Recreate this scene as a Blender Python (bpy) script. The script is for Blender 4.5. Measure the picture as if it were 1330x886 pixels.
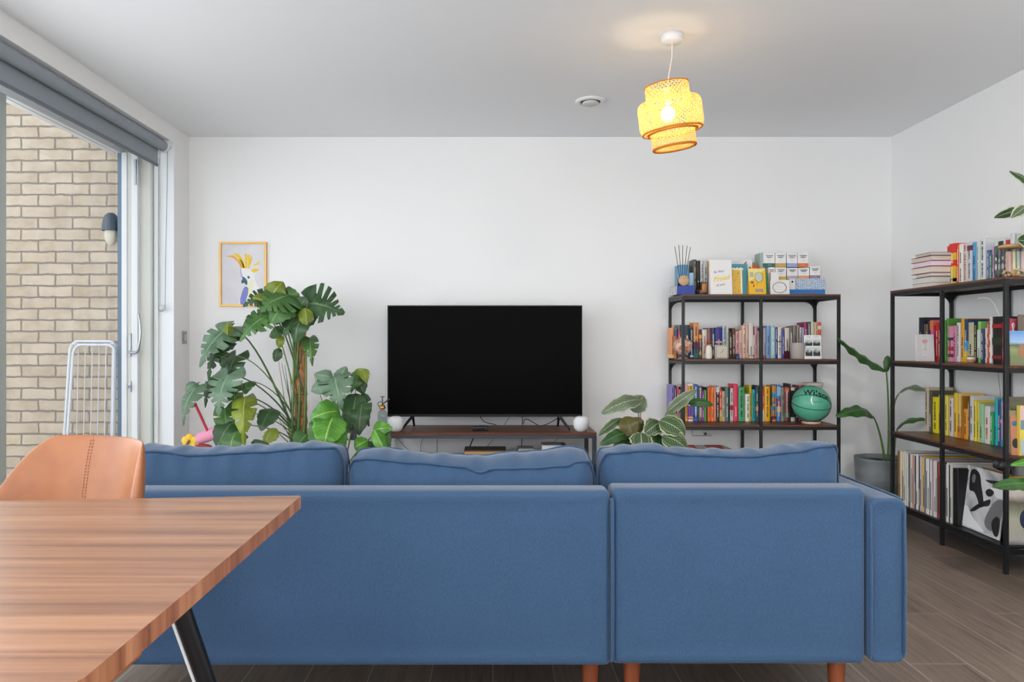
import bpy, math, random
from mathutils import Vector, Matrix, Euler
S = bpy.context.scene
for o in list(bpy.data.objects): bpy.data.objects.remove(o)
COL = S.collection
PI = math.pi
F = 980.0; CX = 640.0; CY = 443.0; EYE = 1.07      # focal length and principal point of the photograph in pixels

# ------------------------------------------------------------------ camera
cam = bpy.data.objects.new('camera', bpy.data.cameras.new('camera'))
COL.objects.link(cam); S.camera = cam
cam.location = (0, 0, EYE); cam.rotation_euler = (PI/2, 0, 0)
cam.data.sensor_width = 36; cam.data.sensor_fit = 'HORIZONTAL'
cam.data.lens = F/1330*36; cam.data.shift_x = 25/1330; cam.data.clip_start = .02
S.view_settings.view_transform = 'Standard'; S.view_settings.look = 'None'
S.view_settings.gamma = 1; S.view_settings.use_curve_mapping = False
S.view_settings.exposure = 0.0

# ------------------------------------------------------------------ room numbers
XL, XR, YB, YR, ZC = -2.07, 2.722, 5.15, -2.6, 2.463   # left, right, back, rear, ceiling
XG = -2.42                                            # glass plane of the glazed doors

# ------------------------------------------------------------------ world and lights
W = bpy.data.worlds.new('sky'); S.world = W; W.use_nodes = True
bg = W.node_tree.nodes['Background']
bg.inputs['Color'].default_value = (.83, .92, 1.0, 1)
bg.inputs['Strength'].default_value = 1.75

def area(name, loc, rot, sx, sy, power, color=(1, 1, 1), portal=False):
    l = bpy.data.lights.new(name, 'AREA'); l.shape = 'RECTANGLE'; l.size = sx; l.size_y = sy
    l.energy = power; l.color = color
    if portal: l.cycles.is_portal = True
    o = bpy.data.objects.new(name, l); COL.objects.link(o); o.location = loc; o.rotation_euler = rot
    return o
# daylight area light outside the glazed side; added fill light outside the unseen rear window
area('sky_glow_left', (XG-.18, .7, 1.25), (0, -PI/2, 0), 2.2, 6.1, 126, (.93, .97, 1.0))
area('rear_fill_light', (.2, YR-.3, 1.25), (PI/2, 0, 0), 4.2, 2.1, 98, (.96, .98, 1.0))
# unseen ceiling lamps added to brighten table, sofa and walls (housings built below)
FILL_LAMPS = [(-1.25, .55, 16, .2), (-.95, -.45, 34, .30), (1.7, 1.0, 36, .12)]
for lx, ly, pw, rr in FILL_LAMPS:
    l = area('fill_light_source', (lx, ly, ZC-.045), (0, 0, 0), rr*2, rr*2, pw, (1, .96, .9))
    l.data.shape = 'DISK'

# ------------------------------------------------------------------ helpers
def P(px, py, Y): return Vector(((px-CX)*Y/F, Y, EYE-(py-CY)*Y/F))
def PXY(px, X): return X*F/(px-CX)
def zat(py, Y): return EYE-(py-CY)*Y/F
def lin(c): return c/12.92 if c <= .04045 else ((c+.055)/1.055)**2.4
def rgb(h):
    h = h.lstrip('#')
    return tuple(lin(int(h[i:i+2], 16)/255) for i in (0, 2, 4))+(1,)
MATS = {}
def mat(h, rough=.6, metal=0, name=None, **kw):
    key = (h, rough, metal, name)
    if key in MATS: return MATS[key]
    m = bpy.data.materials.new(name or 'plain_'+h.lstrip('#')); m.use_nodes = True
    b = m.node_tree.nodes['Principled BSDF']
    b.inputs['Base Color'].default_value = rgb(h)
    b.inputs['Roughness'].default_value = rough; b.inputs['Metallic'].default_value = metal
    for k, v in kw.items(): b.inputs[k.replace('_', ' ')].default_value = v
    MATS[key] = m; return m
class N:
    """tiny node tree writer"""
    def __init__(s, name, rough=.6):
        s.m = bpy.data.materials.new(name); s.m.use_nodes = True; s.t = s.m.node_tree
        s.b = s.t.nodes['Principled BSDF']; s.b.inputs['Roughness'].default_value = rough
    def n(s, typ, **kw):
        x = s.t.nodes.new(typ)
        for k, v in kw.items():
            if k in x.inputs.keys(): x.inputs[k].default_value = v
            else: setattr(x, k, v)
        return x
    def l(s, a, b): s.t.links.new(a, b)
    def coord(s, out='Object', scale=(1, 1, 1), rot=(0, 0, 0), loc=(0, 0, 0)):
        c = s.n('ShaderNodeTexCoord'); mp = s.n('ShaderNodeMapping')
        mp.inputs['Scale'].default_value = scale; mp.inputs['Rotation'].default_value = rot; mp.inputs['Location'].default_value = loc
        s.l(c.outputs[out], mp.inputs['Vector']); return mp.outputs[0]
    def ramp(s, fac, stops, interp='LINEAR'):
        r = s.n('ShaderNodeValToRGB'); e = r.color_ramp.elements; r.color_ramp.interpolation = interp
        while len(e) < len(stops): e.new(.5)
        for i, (p, c) in enumerate(stops): e[i].position = p; e[i].color = rgb(c) if isinstance(c, str) else c
        s.l(fac, r.inputs[0]); return r.outputs[0]
    def noise(s, vec, scale, detail=4, rough=.55, dist=0):
        x = s.n('ShaderNodeTexNoise'); x.inputs['Scale'].default_value = scale; x.inputs['Detail'].default_value = detail
        x.inputs['Roughness'].default_value = rough; x.inputs['Distortion'].default_value = dist
        s.l(vec, x.inputs['Vector']); return x.outputs['Fac']
    def mix(s, f, a, b, mode='MIX'):
        x = s.n('ShaderNodeMix'); x.data_type = 'RGBA'; x.blend_type = mode
        for i, v in ((0, f), (6, a), (7, b)):
            if isinstance(v, (int, float)): x.inputs[i].default_value = v
            elif isinstance(v, str): x.inputs[i].default_value = rgb(v)
            else: s.l(v, x.inputs[i])
        return x.outputs[2]
    def math(s, op, a, b=None, c=None):
        x = s.n('ShaderNodeMath'); x.operation = op
        for i, v in enumerate((a, b, c)):
            if v is None: continue
            if isinstance(v, (int, float)): x.inputs[i].default_value = v
            else: s.l(v, x.inputs[i])
        return x.outputs[0]
    def color(s, c): s.l(c, s.b.inputs['Base Color'])
    def bump(s, h, strength=.3, dist=.002):
        x = s.n('ShaderNodeBump'); x.inputs['Strength'].default_value = strength; x.inputs['Distance'].default_value = dist
        s.l(h, x.inputs['Height']); s.l(x.outputs[0], s.b.inputs['Normal'])

class MB:
    """mesh builder: collects shapes, builds ONE mesh object"""
    def __init__(s): s.v = []; s.f = []; s.mi = []; s.sm = []; s.uv = {}
    def add(s, vs, fs, mi=0, smooth=False, M=None):
        k = len(s.v)
        s.v += [tuple(M @ Vector(p)) if M else tuple(p) for p in vs]
        for f in fs: s.f.append(tuple(i+k for i in f)); s.mi.append(mi); s.sm.append(smooth)
        return k
    def box(s, x0, x1, y0, y1, z0, z1, mi=0, M=None):
        vs = [(x, y, z) for z in (z0, z1) for y in (y0, y1) for x in (x0, x1)]
        s.add(vs, [(0, 2, 3, 1), (4, 5, 7, 6), (0, 1, 5, 4), (2, 6, 7, 3), (0, 4, 6, 2), (1, 3, 7, 5)], mi, False, M); return s
    def tube(s, pts, r, n=10, mi=0, caps=True, smooth=True, M=None, flat=1.0):
        pts = [Vector(p) for p in pts]; m = len(pts)
        rs = r if isinstance(r, (list, tuple)) else [r]*m
        vs = []; up = None
        for i, p in enumerate(pts):
            d = (pts[min(i+1, m-1)]-pts[max(i-1, 0)]).normalized()
            if up is None:
                up = Vector((0, 0, 1)) if abs(d.z) < .9 else Vector((1, 0, 0))
            a = (up-d*up.dot(d)).normalized(); b = d.cross(a); up = a
            for k in range(n):
                t = 2*PI*k/n+PI/n
                vs.append(p+(a*math.cos(t)*flat+b*math.sin(t))*rs[i])
        fs = [(i*n+k, i*n+(k+1) % n, (i+1)*n+(k+1) % n, (i+1)*n+k) for i in range(m-1) for k in range(n)]
        s.add(vs, fs, mi, smooth, M)
        if caps:
            s.add(vs[:n], [tuple(range(n))[::-1]], mi, False, M); s.add(vs[-n:], [tuple(range(n))], mi, False, M)
        return s
    def lathe(s, prof, n=32, mi=0, smooth=True, M=None, center=(0, 0, 0)):
        cx, cy, cz = center; vs = []
        for r, z in prof:
            for k in range(n):
                t = 2*PI*k/n; vs.append((cx+r*math.cos(t), cy+r*math.sin(t), cz+z))
        fs = [(i*n+k, i*n+(k+1) % n, (i+1)*n+(k+1) % n, (i+1)*n+k) for i in range(len(prof)-1) for k in range(n)]
        s.add(vs, fs, mi, smooth, M); return s
    def ball(s, c, r, n=20, m=12, mi=0, sc=(1, 1, 1), M=None):
        prof = [(max(1e-5, math.sin(PI*i/m)), -math.cos(PI*i/m)) for i in range(m+1)]
        vs = []
        for a, z in prof:
            for k in range(n):
                t = 2*PI*k/n; vs.append((c[0]+r*sc[0]*a*math.cos(t), c[1]+r*sc[1]*a*math.sin(t), c[2]+r*sc[2]*z))
        fs = [(i*n+k, i*n+(k+1) % n, (i+1)*n+(k+1) % n, (i+1)*n+k) for i in range(m) for k in range(n)]
        s.add(vs, fs, mi, True, M); return s
    def grid(s, rows, mi=0, smooth=True, close=False, M=None, uv=None):
        n = len(rows[0]); vs = [p for r in rows for p in r]; m = len(rows)
        fs = []
        for i in range(m-1):
            for k in range(n if close else n-1):
                fs.append((i*n+k, i*n+(k+1) % n, (i+1)*n+(k+1) % n, (i+1)*n+k))
        k0 = s.add(vs, fs, mi, smooth, M)
        if uv:
            j = 0
            for r in uv:
                for q in r: s.uv[k0+j] = q; j += 1
        return s
    def prism(s, poly, y0, y1, mi=0, M=None, axes='xz'):
        """extrude a 2-D polygon; axes names the plane"""
        n = len(poly)
        def mk(p, d):
            return {'xz': (p[0], d, p[1]), 'yz': (d, p[0], p[1]), 'xy': (p[0], p[1], d)}[axes]
        vs = [mk(p, y0) for p in poly]+[mk(p, y1) for p in poly]
        fs = [tuple(range(n))[::-1], tuple(range(n, 2*n))]+[(i, (i+1) % n, n+(i+1) % n, n+i) for i in range(n)]
        s.add(vs, fs, mi, False, M); return s
    def build(s, name, mats, parent=None, loc=None, rot=None, bevel=0, seg=2, subsurf=0, solid=0, label=None):
        me = bpy.data.meshes.new(name); me.from_pydata(s.v, [], s.f)
        if not isinstance(mats, (list, tuple)): mats = [mats]
        for m in mats: me.materials.append(m)
        me.polygons.foreach_set('material_index', s.mi); me.polygons.foreach_set('use_smooth', s.sm)
        if s.uv:
            ul = me.uv_layers.new(name='leaf')
            for lp in me.loops: ul.data[lp.index].uv = s.uv.get(lp.vertex_index, (0, 0))
        me.update()
        o = bpy.data.objects.new(name, me); COL.objects.link(o)
        if parent: o.parent = parent
        if loc: o.location = loc
        if rot: o.rotation_euler = rot
        if bevel:
            b = o.modifiers.new('b', 'BEVEL'); b.width = bevel; b.segments = seg; b.limit_method = 'ANGLE'; b.harden_normals = False
            for pg in me.polygons: pg.use_smooth = True
            try: me.set_sharp_from_angle(angle=math.radians(40))
            except Exception: pass
        if solid:
            b = o.modifiers.new('s', 'SOLIDIFY'); b.thickness = solid; b.offset = 0
        if subsurf:
            b = o.modifiers.new('u', 'SUBSURF'); b.levels = b.render_levels = subsurf
        if label: o['label'] = label
        return o
def thing(name, label, cat, loc=(0, 0, 0), rz=0, group=None):
    o = bpy.data.objects.new(name, None); COL.objects.link(o); o.empty_display_size = .05
    o.location = loc; o.rotation_euler = (0, 0, rz); o['label'] = label; o['category'] = cat
    if group: o['group'] = group
    return o
def tag(o, label, cat, group=None):
    o['label'] = label; o['category'] = cat
    if group: o['group'] = group
    return o
def struct(o): o['kind'] = 'structure'; return o
def text_mesh(txt, size, depth=.0006, align='CENTER', shear=0, bold=0):
    c = bpy.data.curves.new('t', 'FONT'); c.body = txt; c.size = size; c.extrude = depth; c.align_x = align; c.align_y = 'CENTER'
    c.resolution_u = 3; c.shear = shear; c.offset = bold
    o = bpy.data.objects.new('t', c); COL.objects.link(o)
    dg = bpy.context.evaluated_depsgraph_get(); me = bpy.data.meshes.new_from_object(o.evaluated_get(dg))
    vs = [v.co.copy() for v in me.vertices]; fs = [tuple(p.vertices) for p in me.polygons]
    bpy.data.objects.remove(o); bpy.data.meshes.remove(me); bpy.data.curves.remove(c)
    return vs, fs
FRONT = Matrix.Rotation(PI/2, 4, 'X')      # text in XY -> facing -Y
def add_text(mb, txt, size, loc, mi=0, rot=None, **kw):
    vs, fs = text_mesh(txt, size, **kw)
    mb.add(vs, fs, mi, False, Matrix.Translation(loc) @ (rot or FRONT))
def bez(a, b, c, d, n=12):
    a, b, c, d = map(Vector, (a, b, c, d)); o = []
    for i in range(n+1):
        t = i/n; u = 1-t; o.append(a*u*u*u+b*3*u*u*t+c*3*u*t*t+d*t*t*t)
    return o
def poly_at(pts, x):
    if x <= pts[0][0]: return pts[0][1]
    for (a, b), (c, d) in zip(pts, pts[1:]):
        if x <= c:
            t = (x-a)/(c-a); t = t*t*(3-2*t); return b+(d-b)*t
    return pts[-1][1]

# ------------------------------------------------------------------ shared materials
def m_wall(name, h, rough=.75):
    k = N(name, rough); v = k.coord(scale=(1, 1, 1)); k.color(k.mix(k.noise(v, 1.2, 2), h, h))
    k.bump(k.noise(v, 160, 3), .06, .001); return k.m
M_WALL = m_wall('painted_wall', '#F0EFEE'); M_CEIL = m_wall('painted_ceiling', '#EFF0F2', .8); M_TRIM = mat('#EEF0F1', .4, name='white_gloss_paint')
def m_floor():
    k = N('grey_oak_planks', .42); v = k.coord(rot=(0, 0, PI/2))
    br = k.n('ShaderNodeTexBrick'); br.offset = .37; br.inputs['Scale'].default_value = 1
    br.inputs['Brick Width'].default_value = 1.25; br.inputs['Row Height'].default_value = .197; br.inputs['Mortar Size'].default_value = .0022
    br.inputs['Mortar Smooth'].default_value = .2; br.inputs['Bias'].default_value = 0
    br.inputs['Color1'].default_value = rgb('#64564D'); br.inputs['Color2'].default_value = rgb('#8C7A6E'); br.inputs['Mortar'].default_value = rgb('#8E8178')
    k.l(v, br.inputs['Vector'])
    g = k.coord(scale=(30, 1.6, 1)); nz = k.noise(g, 2.2, 8, .65, .6)
    gr = k.ramp(nz, [(.3, '#4A3F37'), (.5, '#84756A'), (.72, '#A09084')])
    big = k.ramp(k.noise(k.coord(scale=(4, .8, 1)), 1.6, 3, .5, .4), [(.35, '#6c625b'), (.65, '#b0a59c')])
    c = k.mix(.55, br.outputs['Color'], gr); c = k.mix(.35, c, big, 'MULTIPLY'); c = k.mix(br.outputs['Fac'], c, '#9A8D83')
    k.color(c); k.b.inputs['Roughness'].default_value = .38
    k.bump(k.math('ADD', nz, k.math('MULTIPLY', br.outputs['Fac'], -1.5)), .15, .001); return k.m
M_FLOOR = m_floor()
def m_wood(name, a, b, c, axis=0, scale=1, rough=.4):
    sc = [22*scale]*3; sc[axis] = 1.3*scale
    k = N(name, rough); v = k.coord(scale=tuple(sc)); nz = k.noise(v, 1.1, 7, .62, .5)
    k.color(k.ramp(nz, [(.28, a), (.5, b), (.72, c)])); k.bump(nz, .08, .0008); return k.m
M_WALNUT = m_wood('walnut_shelf_board', '#3E2318', '#5F3826', '#7A4C34')
M_WALNUT_Y = m_wood('walnut_shelf_board_lengthwise', '#3E2318', '#5F3826', '#7A4C34', axis=1)
M_BLACK = mat('#0E0F12', .45, name='black_powder_coated_steel')
M_GREYMETAL = mat('#3C4148', .45, name='dark_grey_steel')
M_WHITEPL = mat('#E8E8E8', .5, name='white_plastic')
def m_fabric(name='denim_blue_fabric', a='#1F3853', b='#2B496A', c='#3A5B7C'):
    k = N(name, .85); v = k.coord(); fine = k.noise(k.coord(scale=(900, 900, 700)), 1, 3, .7)
    soft = k.noise(v, 5, 3, .5); thr = k.noise(k.coord(scale=(900, 900, 120)), 1, 2, .6)
    f = k.math('ADD', k.math('MULTIPLY', fine, .5), k.math('MULTIPLY', thr, .5))
    col = k.ramp(f, [(.32, a), (.5, b), (.68, c)])
    col = k.mix(k.math('MULTIPLY', soft, .35), col, a)
    k.color(col); k.bump(k.math('ADD', f, k.math('MULTIPLY', soft, .6)), .35, .0015)
    k.b.inputs['Sheen Weight'].default_value = .25; k.b.inputs['Sheen Roughness'].default_value = .4; return k.m
M_DENIM = m_fabric(); M_PIPE = m_fabric('denim_piping', '#1B3553', '#284868', '#3A5E84')
def m_glass(name='clear_glass', tint='#FFFFFF', ior=1.45, rough=0.0):
    m = bpy.data.materials.new(name); m.use_nodes = True; t = m.node_tree; t.nodes.clear()
    out = t.nodes.new('ShaderNodeOutputMaterial'); mx = t.nodes.new('ShaderNodeMixShader')
    tr = t.nodes.new('ShaderNodeBsdfTransparent'); tr.inputs[0].default_value = rgb(tint)
    gl = t.nodes.new('ShaderNodeBsdfGlossy'); gl.inputs['Roughness'].default_value = rough
    lw = t.nodes.new('ShaderNodeLayerWeight'); lw.inputs['Blend'].default_value = .5; pw = t.nodes.new('ShaderNodeMath'); pw.operation = 'POWER'; pw.inputs[1].default_value = 5
    ad = t.nodes.new('ShaderNodeMath'); ad.operation = 'MULTIPLY_ADD'; ad.inputs[1].default_value = .7; ad.inputs[2].default_value = .03*(ior-1)/.45
    t.links.new(lw.outputs['Facing'], pw.inputs[0]); t.links.new(pw.outputs[0], ad.inputs[0])
    t.links.new(ad.outputs[0], mx.inputs[0]); t.links.new(tr.outputs[0], mx.inputs[1]); t.links.new(gl.outputs[0], mx.inputs[2])
    t.links.new(mx.outputs[0], out.inputs[0]); return m
M_GLASS = m_glass()
# ================================================================== STRUCTURE
def sbox(name, m, *b, bevel=0, parent=None):
    mb = MB(); mb.box(*b); o = mb.build(name, m, parent, bevel=bevel)
    return o if parent else struct(o)
sbox('floor', M_FLOOR, XG-.1, XR+.1, YR-.2, YB+.1, -.1, 0)
sbox('ceiling', M_CEIL, XG-.1, XR+.1, YR-.2, YB+.1, ZC, ZC+.12)
sbox('wall_back', M_WALL, XG-.1, XR+.1, YB, YB+.12, 0, ZC)
sbox('wall_right', M_WALL, XR, XR+.12, YR-.2, YB, 0, ZC)
# left wall: pier, head over the glazing, solid near the rear
mb = MB(); mb.box(XG+.002, XL, 4.91, YB, 0, ZC); mb.box(XG-.1, XL, YR-.2, 4.91, 2.36, ZC); mb.box(XG-.1, XL, YR-.2, -2.3, 0, 2.36)
struct(mb.build('wall_left', M_WALL))
# rear wall; wide unseen window added to light the room from behind
mb = MB(); mb.box(XL, -2.0, YR-.2, YR, 0, ZC); mb.box(2.4, XR, YR-.2, YR, 0, ZC); mb.box(-2.0, 2.4, YR-.2, YR, 2.3, ZC); mb.box(-2.0, 2.4, YR-.2, YR, 0, .12)
struct(mb.build('wall_rear', M_WALL))
mb = MB()
for x in (-2.0, -.55, .9, 2.34): mb.box(x, x+.06, YR-.14, YR-.08, .12, 2.3)
mb.box(-2.0, 2.4, YR-.14, YR-.08, .12, .18); mb.box(-2.0, 2.4, YR-.14, YR-.08, 2.24, 2.3)
wr = struct(mb.build('added_rear_window', M_TRIM, bevel=.004)); MB().box(-1.94, 2.34, YR-.115, YR-.107, .18, 2.24).build('glass_pane', M_GLASS, wr)
sbox('baseboard_back', M_TRIM, XL, XR-.016, YB-.014, YB, 0, .09, bevel=.004)
sbox('baseboard_right', M_TRIM, XR-.014, XR, YR, YB-.016, 0, .09, bevel=.004)

# glazed side: window_1 with its frame, panes; door_1 = folded door leaf beside the pier
wn = struct(MB().box(XG-.05, XG+.03, -2.3, 4.905, 2.28, 2.36).build('window_1', M_TRIM, bevel=.004))
M_SAGE = mat('#B4BAB4', .45, name='pale_grey_frame'); M_EDGE = mat('#6F8496', .35, name='blue_grey_seal'); M_CREAMP = mat('#DADAD2', .5, name='off_white_frame')
MB().box(XG-.05, XG+.03, -2.3, 4.905, 0, .07).build('sill_rail', M_TRIM, wn)
for y in (3.62, 2.42, 1.22, .02, -1.18, -2.3):
    MB().box(XG-.05, XG+.03, y, y+.09, .07, 2.28).build('mullion', M_SAGE, wn, bevel=.004)
for a, b in ((3.71, 4.86), (2.51, 3.62), (1.31, 2.42), (.11, 1.22), (-1.09, .02), (-2.21, -1.18)):
    MB().box(XG-.008, XG, a, b, .07, 2.28).build('glass_pane', M_GLASS, wn)
dr = struct(MB().box(-2.346, -2.311, 4.845, 4.905, .02, 2.28).build('door_1', M_CREAMP, bevel=.003))
MB().box(-2.412, -2.38, 4.85, 4.905, .07, 2.28).build('seal', M_EDGE, dr)
MB().box(-2.38, -2.346, 4.835, 4.905, .02, 2.28).build('outer_stile', M_TRIM, dr, bevel=.003)
MB().box(-2.311, -2.272, 4.825, 4.905, .02, 2.28).build('inner_stile', M_TRIM, dr, bevel=.003)
MB().box(-2.272, -2.2, 4.86, 4.905, .02, 2.28).build('rebate', M_CREAMP, dr, bevel=.002)
MB().box(-2.2, -2.188, 4.85, 4.905, .02, 2.30).build('bead', M_SAGE, dr)
MB().box(-2.188, -2.162, 4.87, 4.905, .02, 2.30).build('casing', M_TRIM, dr, bevel=.002)
struct(MB().box(-2.162, XL-.0005, 4.897, 4.909, 0, 2.36).build('trim_1', mat('#F4F7F9', .4, name='bright_white_reveal')))
M_STEEL = mat('#B9BCC0', .3, .9, name='brushed_steel')
hx = P(176, 0, 4.81).x
for z0 in (zat(240, 4.82), .25):
    mb = MB(); mb.box(hx-.014, hx-.002, 4.815, 4.828, z0, z0+.16); mb.box(hx+.001, hx+.014, 4.815, 4.828, z0, z0+.16)
    mb.tube([(hx, 4.812, z0), (hx, 4.812, z0+.16)], .006)
    for q in range(3):
        for sx in (-.008, .008): mb.tube([(hx+sx, 4.816, z0+.025+q*.055), (hx+sx, 4.811, z0+.025+q*.055)], .0032, 8)
    mb.build('hinge', M_STEEL, dr)
mb = MB(); a = P(167, 448, 4.80)
mb.box(a.x-.008, a.x+.006, 4.815, 4.838, a.z-.075, a.z+.075)
pts = bez(P(168, 457.5, 4.80), P(178, 460, 4.76), P(180, 458, 4.75), P(180.5, 448, 4.75), 8)+bez(P(180.5, 448, 4.75), P(183, 440, 4.75), P(182.5, 415, 4.75), P(179.5, 408, 4.76), 8)[1:]
mb.tube(pts, [.010]*5+[.009]*(len(pts)-5), 10); mb.build('door_handle', M_STEEL, dr, bevel=.002)
a = P(168, 502, 4.815); mb = MB(); mb.box(a.x-.006, a.x+.008, 4.815, 4.838, a.z-.035, a.z+.032); mb.tube([(a.x+.004, 4.815, a.z), (a.x+.004, 4.80, a.z)], .009, 12)
mb.box(a.x+.002, a.x+.005, 4.785, 4.80, a.z-.014, a.z+.006); mb.build('lock', M_STEEL, dr, bevel=.001)

# ---- roller blind
bl = thing('roller_blind', 'long grey roller blind rolled up above the glazed doors', 'blind', (0, 0, 0))
M_BLIND = mat('#949CA3', .75, name='grey_blind_cloth'); M_CHAIN = mat('#A9B0B4', .4, name='chain_grey')
bx, bz = -2.118, 2.322
MB().tube([(bx, -2.2, bz), (bx, 4.84, bz)], .034, 28).build('roll', M_BLIND, bl)
MB().box(bx-.030, bx-.0285, -2.2, 4.835, 2.205, bz).build('cloth', M_BLIND, bl)
MB().box(bx-.036, bx-.024, -2.2, 4.835, 2.188, 2.208).build('hem_bar', mat('#6E767D', .6, name='hem_grey'), bl, bevel=.003)
mb = MB(); mb.lathe([(0.001, 0), (.036, 0), (.040, .006), (.040, .016), (.034, .02), (.001, .02)], 28, M=Matrix.Translation((bx, 4.842, bz)) @ Matrix.Rotation(-PI/2, 4, 'X'))
mb.box(bx-.02, bx+.04, 4.85, 4.885, bz+.0, bz+.0375); mb.build('end_bracket', M_WHITEPL, bl)
ch = [P(217.5, 195, 4.86), P(217, 250, 4.86), P(215, 340, 4.86), P(214.5, 397, 4.86), P(212, 404, 4.86), P(208, 404.5, 4.86), P(205.5, 401, 4.86), P(205.8, 300, 4.86), P(206.5, 205, 4.86)]
MB().tube(ch, .0026, 6).build('chain', M_CHAIN, bl)
a = P(211.5, 400, 4.855); MB().lathe([(.001, 0), (.019, 0), (.021, .004), (.019, .012), (.008, .014), (.001, .014)], 20, M=Matrix.Translation(a) @ Matrix.Rotation(PI/2, 4, 'X')).build('chain_weight', mat('#C9CCCD', .35, name='clear_grey_plastic'), bl)

# ---- light switch on the pier, thermostat style plate
sw = thing('light_switch', 'brushed metal light switch plate on the white pier beside the monstera', 'switch', (XL, 5.06, 1.094))
MB().box(.0, .006, -.036, .036, -.043, .043).build('plate', mat('#9B9C9D', .35, .6, name='satin_metal'), sw, bevel=.003)
MB().box(.006, .010, -.012, .016, -.022, .02).build('rocker', mat('#C8C8C8', .4, name='light_rocker'), sw, bevel=.002)

# ---- outside: brick wall facing the room's side, balcony floor, wall lamp, clothes airer
def m_brick():
    k = N('buff_brick', .9); v = k.coord(rot=(PI/2, 0, 0), loc=(.06, .0, 0))
    br = k.n('ShaderNodeTexBrick'); br.offset = .5; br.inputs['Scale'].default_value = 1
    br.inputs['Brick Width'].default_value = .225; br.inputs['Row Height'].default_value = .075; br.inputs['Mortar Size'].default_value = .0065
    br.inputs['Mortar Smooth'].default_value = .25; br.inputs['Bias'].default_value = 0
    dv = k.n('ShaderNodeVectorMath'); dv.operation = 'ADD'; nt = k.n('ShaderNodeTexNoise'); nt.inputs['Scale'].default_value = 14; k.l(v, nt.inputs['Vector'])
    sc = k.n('ShaderNodeVectorMath'); sc.operation = 'SCALE'; sc.inputs['Scale'].default_value = .016; k.l(nt.outputs['Color'], sc.inputs[0])
    k.l(v, dv.inputs[0]); k.l(sc.outputs[0], dv.inputs[1]); k.l(dv.outputs[0], br.inputs['Vector'])
    br.inputs['Color1'].default_value = rgb('#D6C2AA'); br.inputs['Color2'].default_value = rgb('#C4AF97'); br.inputs['Mortar'].default_value = rgb('#8E8072')
    n1 = k.noise(v, 9, 5, .6); n2 = k.noise(v, 120, 3)
    c = k.mix(.35, br.outputs['Color'], k.ramp(n1, [(.35, '#B39C85'), (.6, '#E3D3C0')])); c = k.mix(br.outputs['Fac'], c, '#93877A')
    k.color(c); k.bump(k.math('ADD', k.math('MULTIPLY', br.outputs['Fac'], -1), k.math('MULTIPLY', n2, .25)), .8, .008); return k.m
struct(MB().box(-5.2, XG-.002, 4.97, 5.2, -.3, 4.0).build('wall_outside', m_brick()))
struct(MB().box(-5.2, XG-.1, YR, 4.97, -.12, -.02).build('balcony_floor', m_wall('balcony_paving', '#A9A6A2', .9)))
ol = thing('outdoor_lamp', 'dark dome outdoor wall lamp with cream diffuser on the brick wall', 'lamp', (-2.470, 4.88, zat(300, 4.88)))
M_LAMPD = mat('#3E4C58', .4, name='slate_lamp_metal'); M_LAMPC = mat('#E6DCC8', .5, name='cream_diffuser')
prof = [(.001, .118), (.02, .115), (.038, .098), (.050, .06), (.054, .02), (.054, 0)]
MB().lathe(prof, 28, M=Matrix.Scale(1, 4)).build('dome', M_LAMPD, ol)
MB().lathe([(.036, 0), (.038, -.03), (.034, -.06), (.022, -.085), (.001, -.095)], 28).build('diffuser', M_LAMPC, ol)
mb = MB(); mb.tube([(0, .0, .04), (0, .075, .04)], .015, 12); mb.lathe([(.001, 0), (.045, 0), (.045, .012), (.001, .012)], 24, M=Matrix.Translation((0, .088, .04)) @ Matrix.Rotation(PI/2, 4, 'X')); mb.build('bracket', M_LAMPD, ol)
ar = thing('clothes_airer', 'white metal clothes airer with thin lines leaning outside on the bricks', 'clothes airer', P(120, 560, 4.9))
ar.location.z = -.02; L0 = Vector(ar.location); M_AIR = mat('#E4E8EE', .35, name='white_coated_wire')
def loc(v): return Vector(v)-L0
YA = 4.88
def rounded(x0, x1, yt, dx, Yd, zb=-.01):
    a = P(x0, 0, Yd).x; b = P(x1, 0, Yd).x; t = zat(yt, Yd); r = .05
    tl = a+dx; 
    pts = [loc((a-.05, Yd-.04, zb)), loc((tl-.0, Yd-.01, t-r))]+[loc((tl+r-r*math.cos(q), Yd, t-r+r*math.sin(q))) for q in (.4, .8, 1.2, PI/2)]
    pts += [loc((b-r+r*math.sin(q), Yd, t-r+r*math.cos(q))) for q in (0, .4, .8, 1.2)]+[loc((b, Yd-.01, t-r)), loc((b-.003, Yd-.04, zb))]
    return pts
MB().tube(rounded(92, 151, 443.5, 0, YA), .009, 10).build('frame', M_AIR, ar)
MB().tube(rounded(96, 149, 448, 0, YA-.05), .008, 10).build('frame', M_AIR, ar)
for i, x in enumerate((102, 111, 120, 129, 138, 146)):
    MB().tube([loc(P(x, 446, YA-.03)), loc(P(x-1.5, 520, YA-.035)), loc(P(x-3, 600, YA-.04))], .0028, 6).build('line', M_AIR, ar)
for z in (447, 590):
    MB().tube([loc(P(93-(z > 500)*6, z, YA-.035)), loc(P(148, z, YA-.035))], .0045, 6).build('cross_bar', M_AIR, ar)

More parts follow.
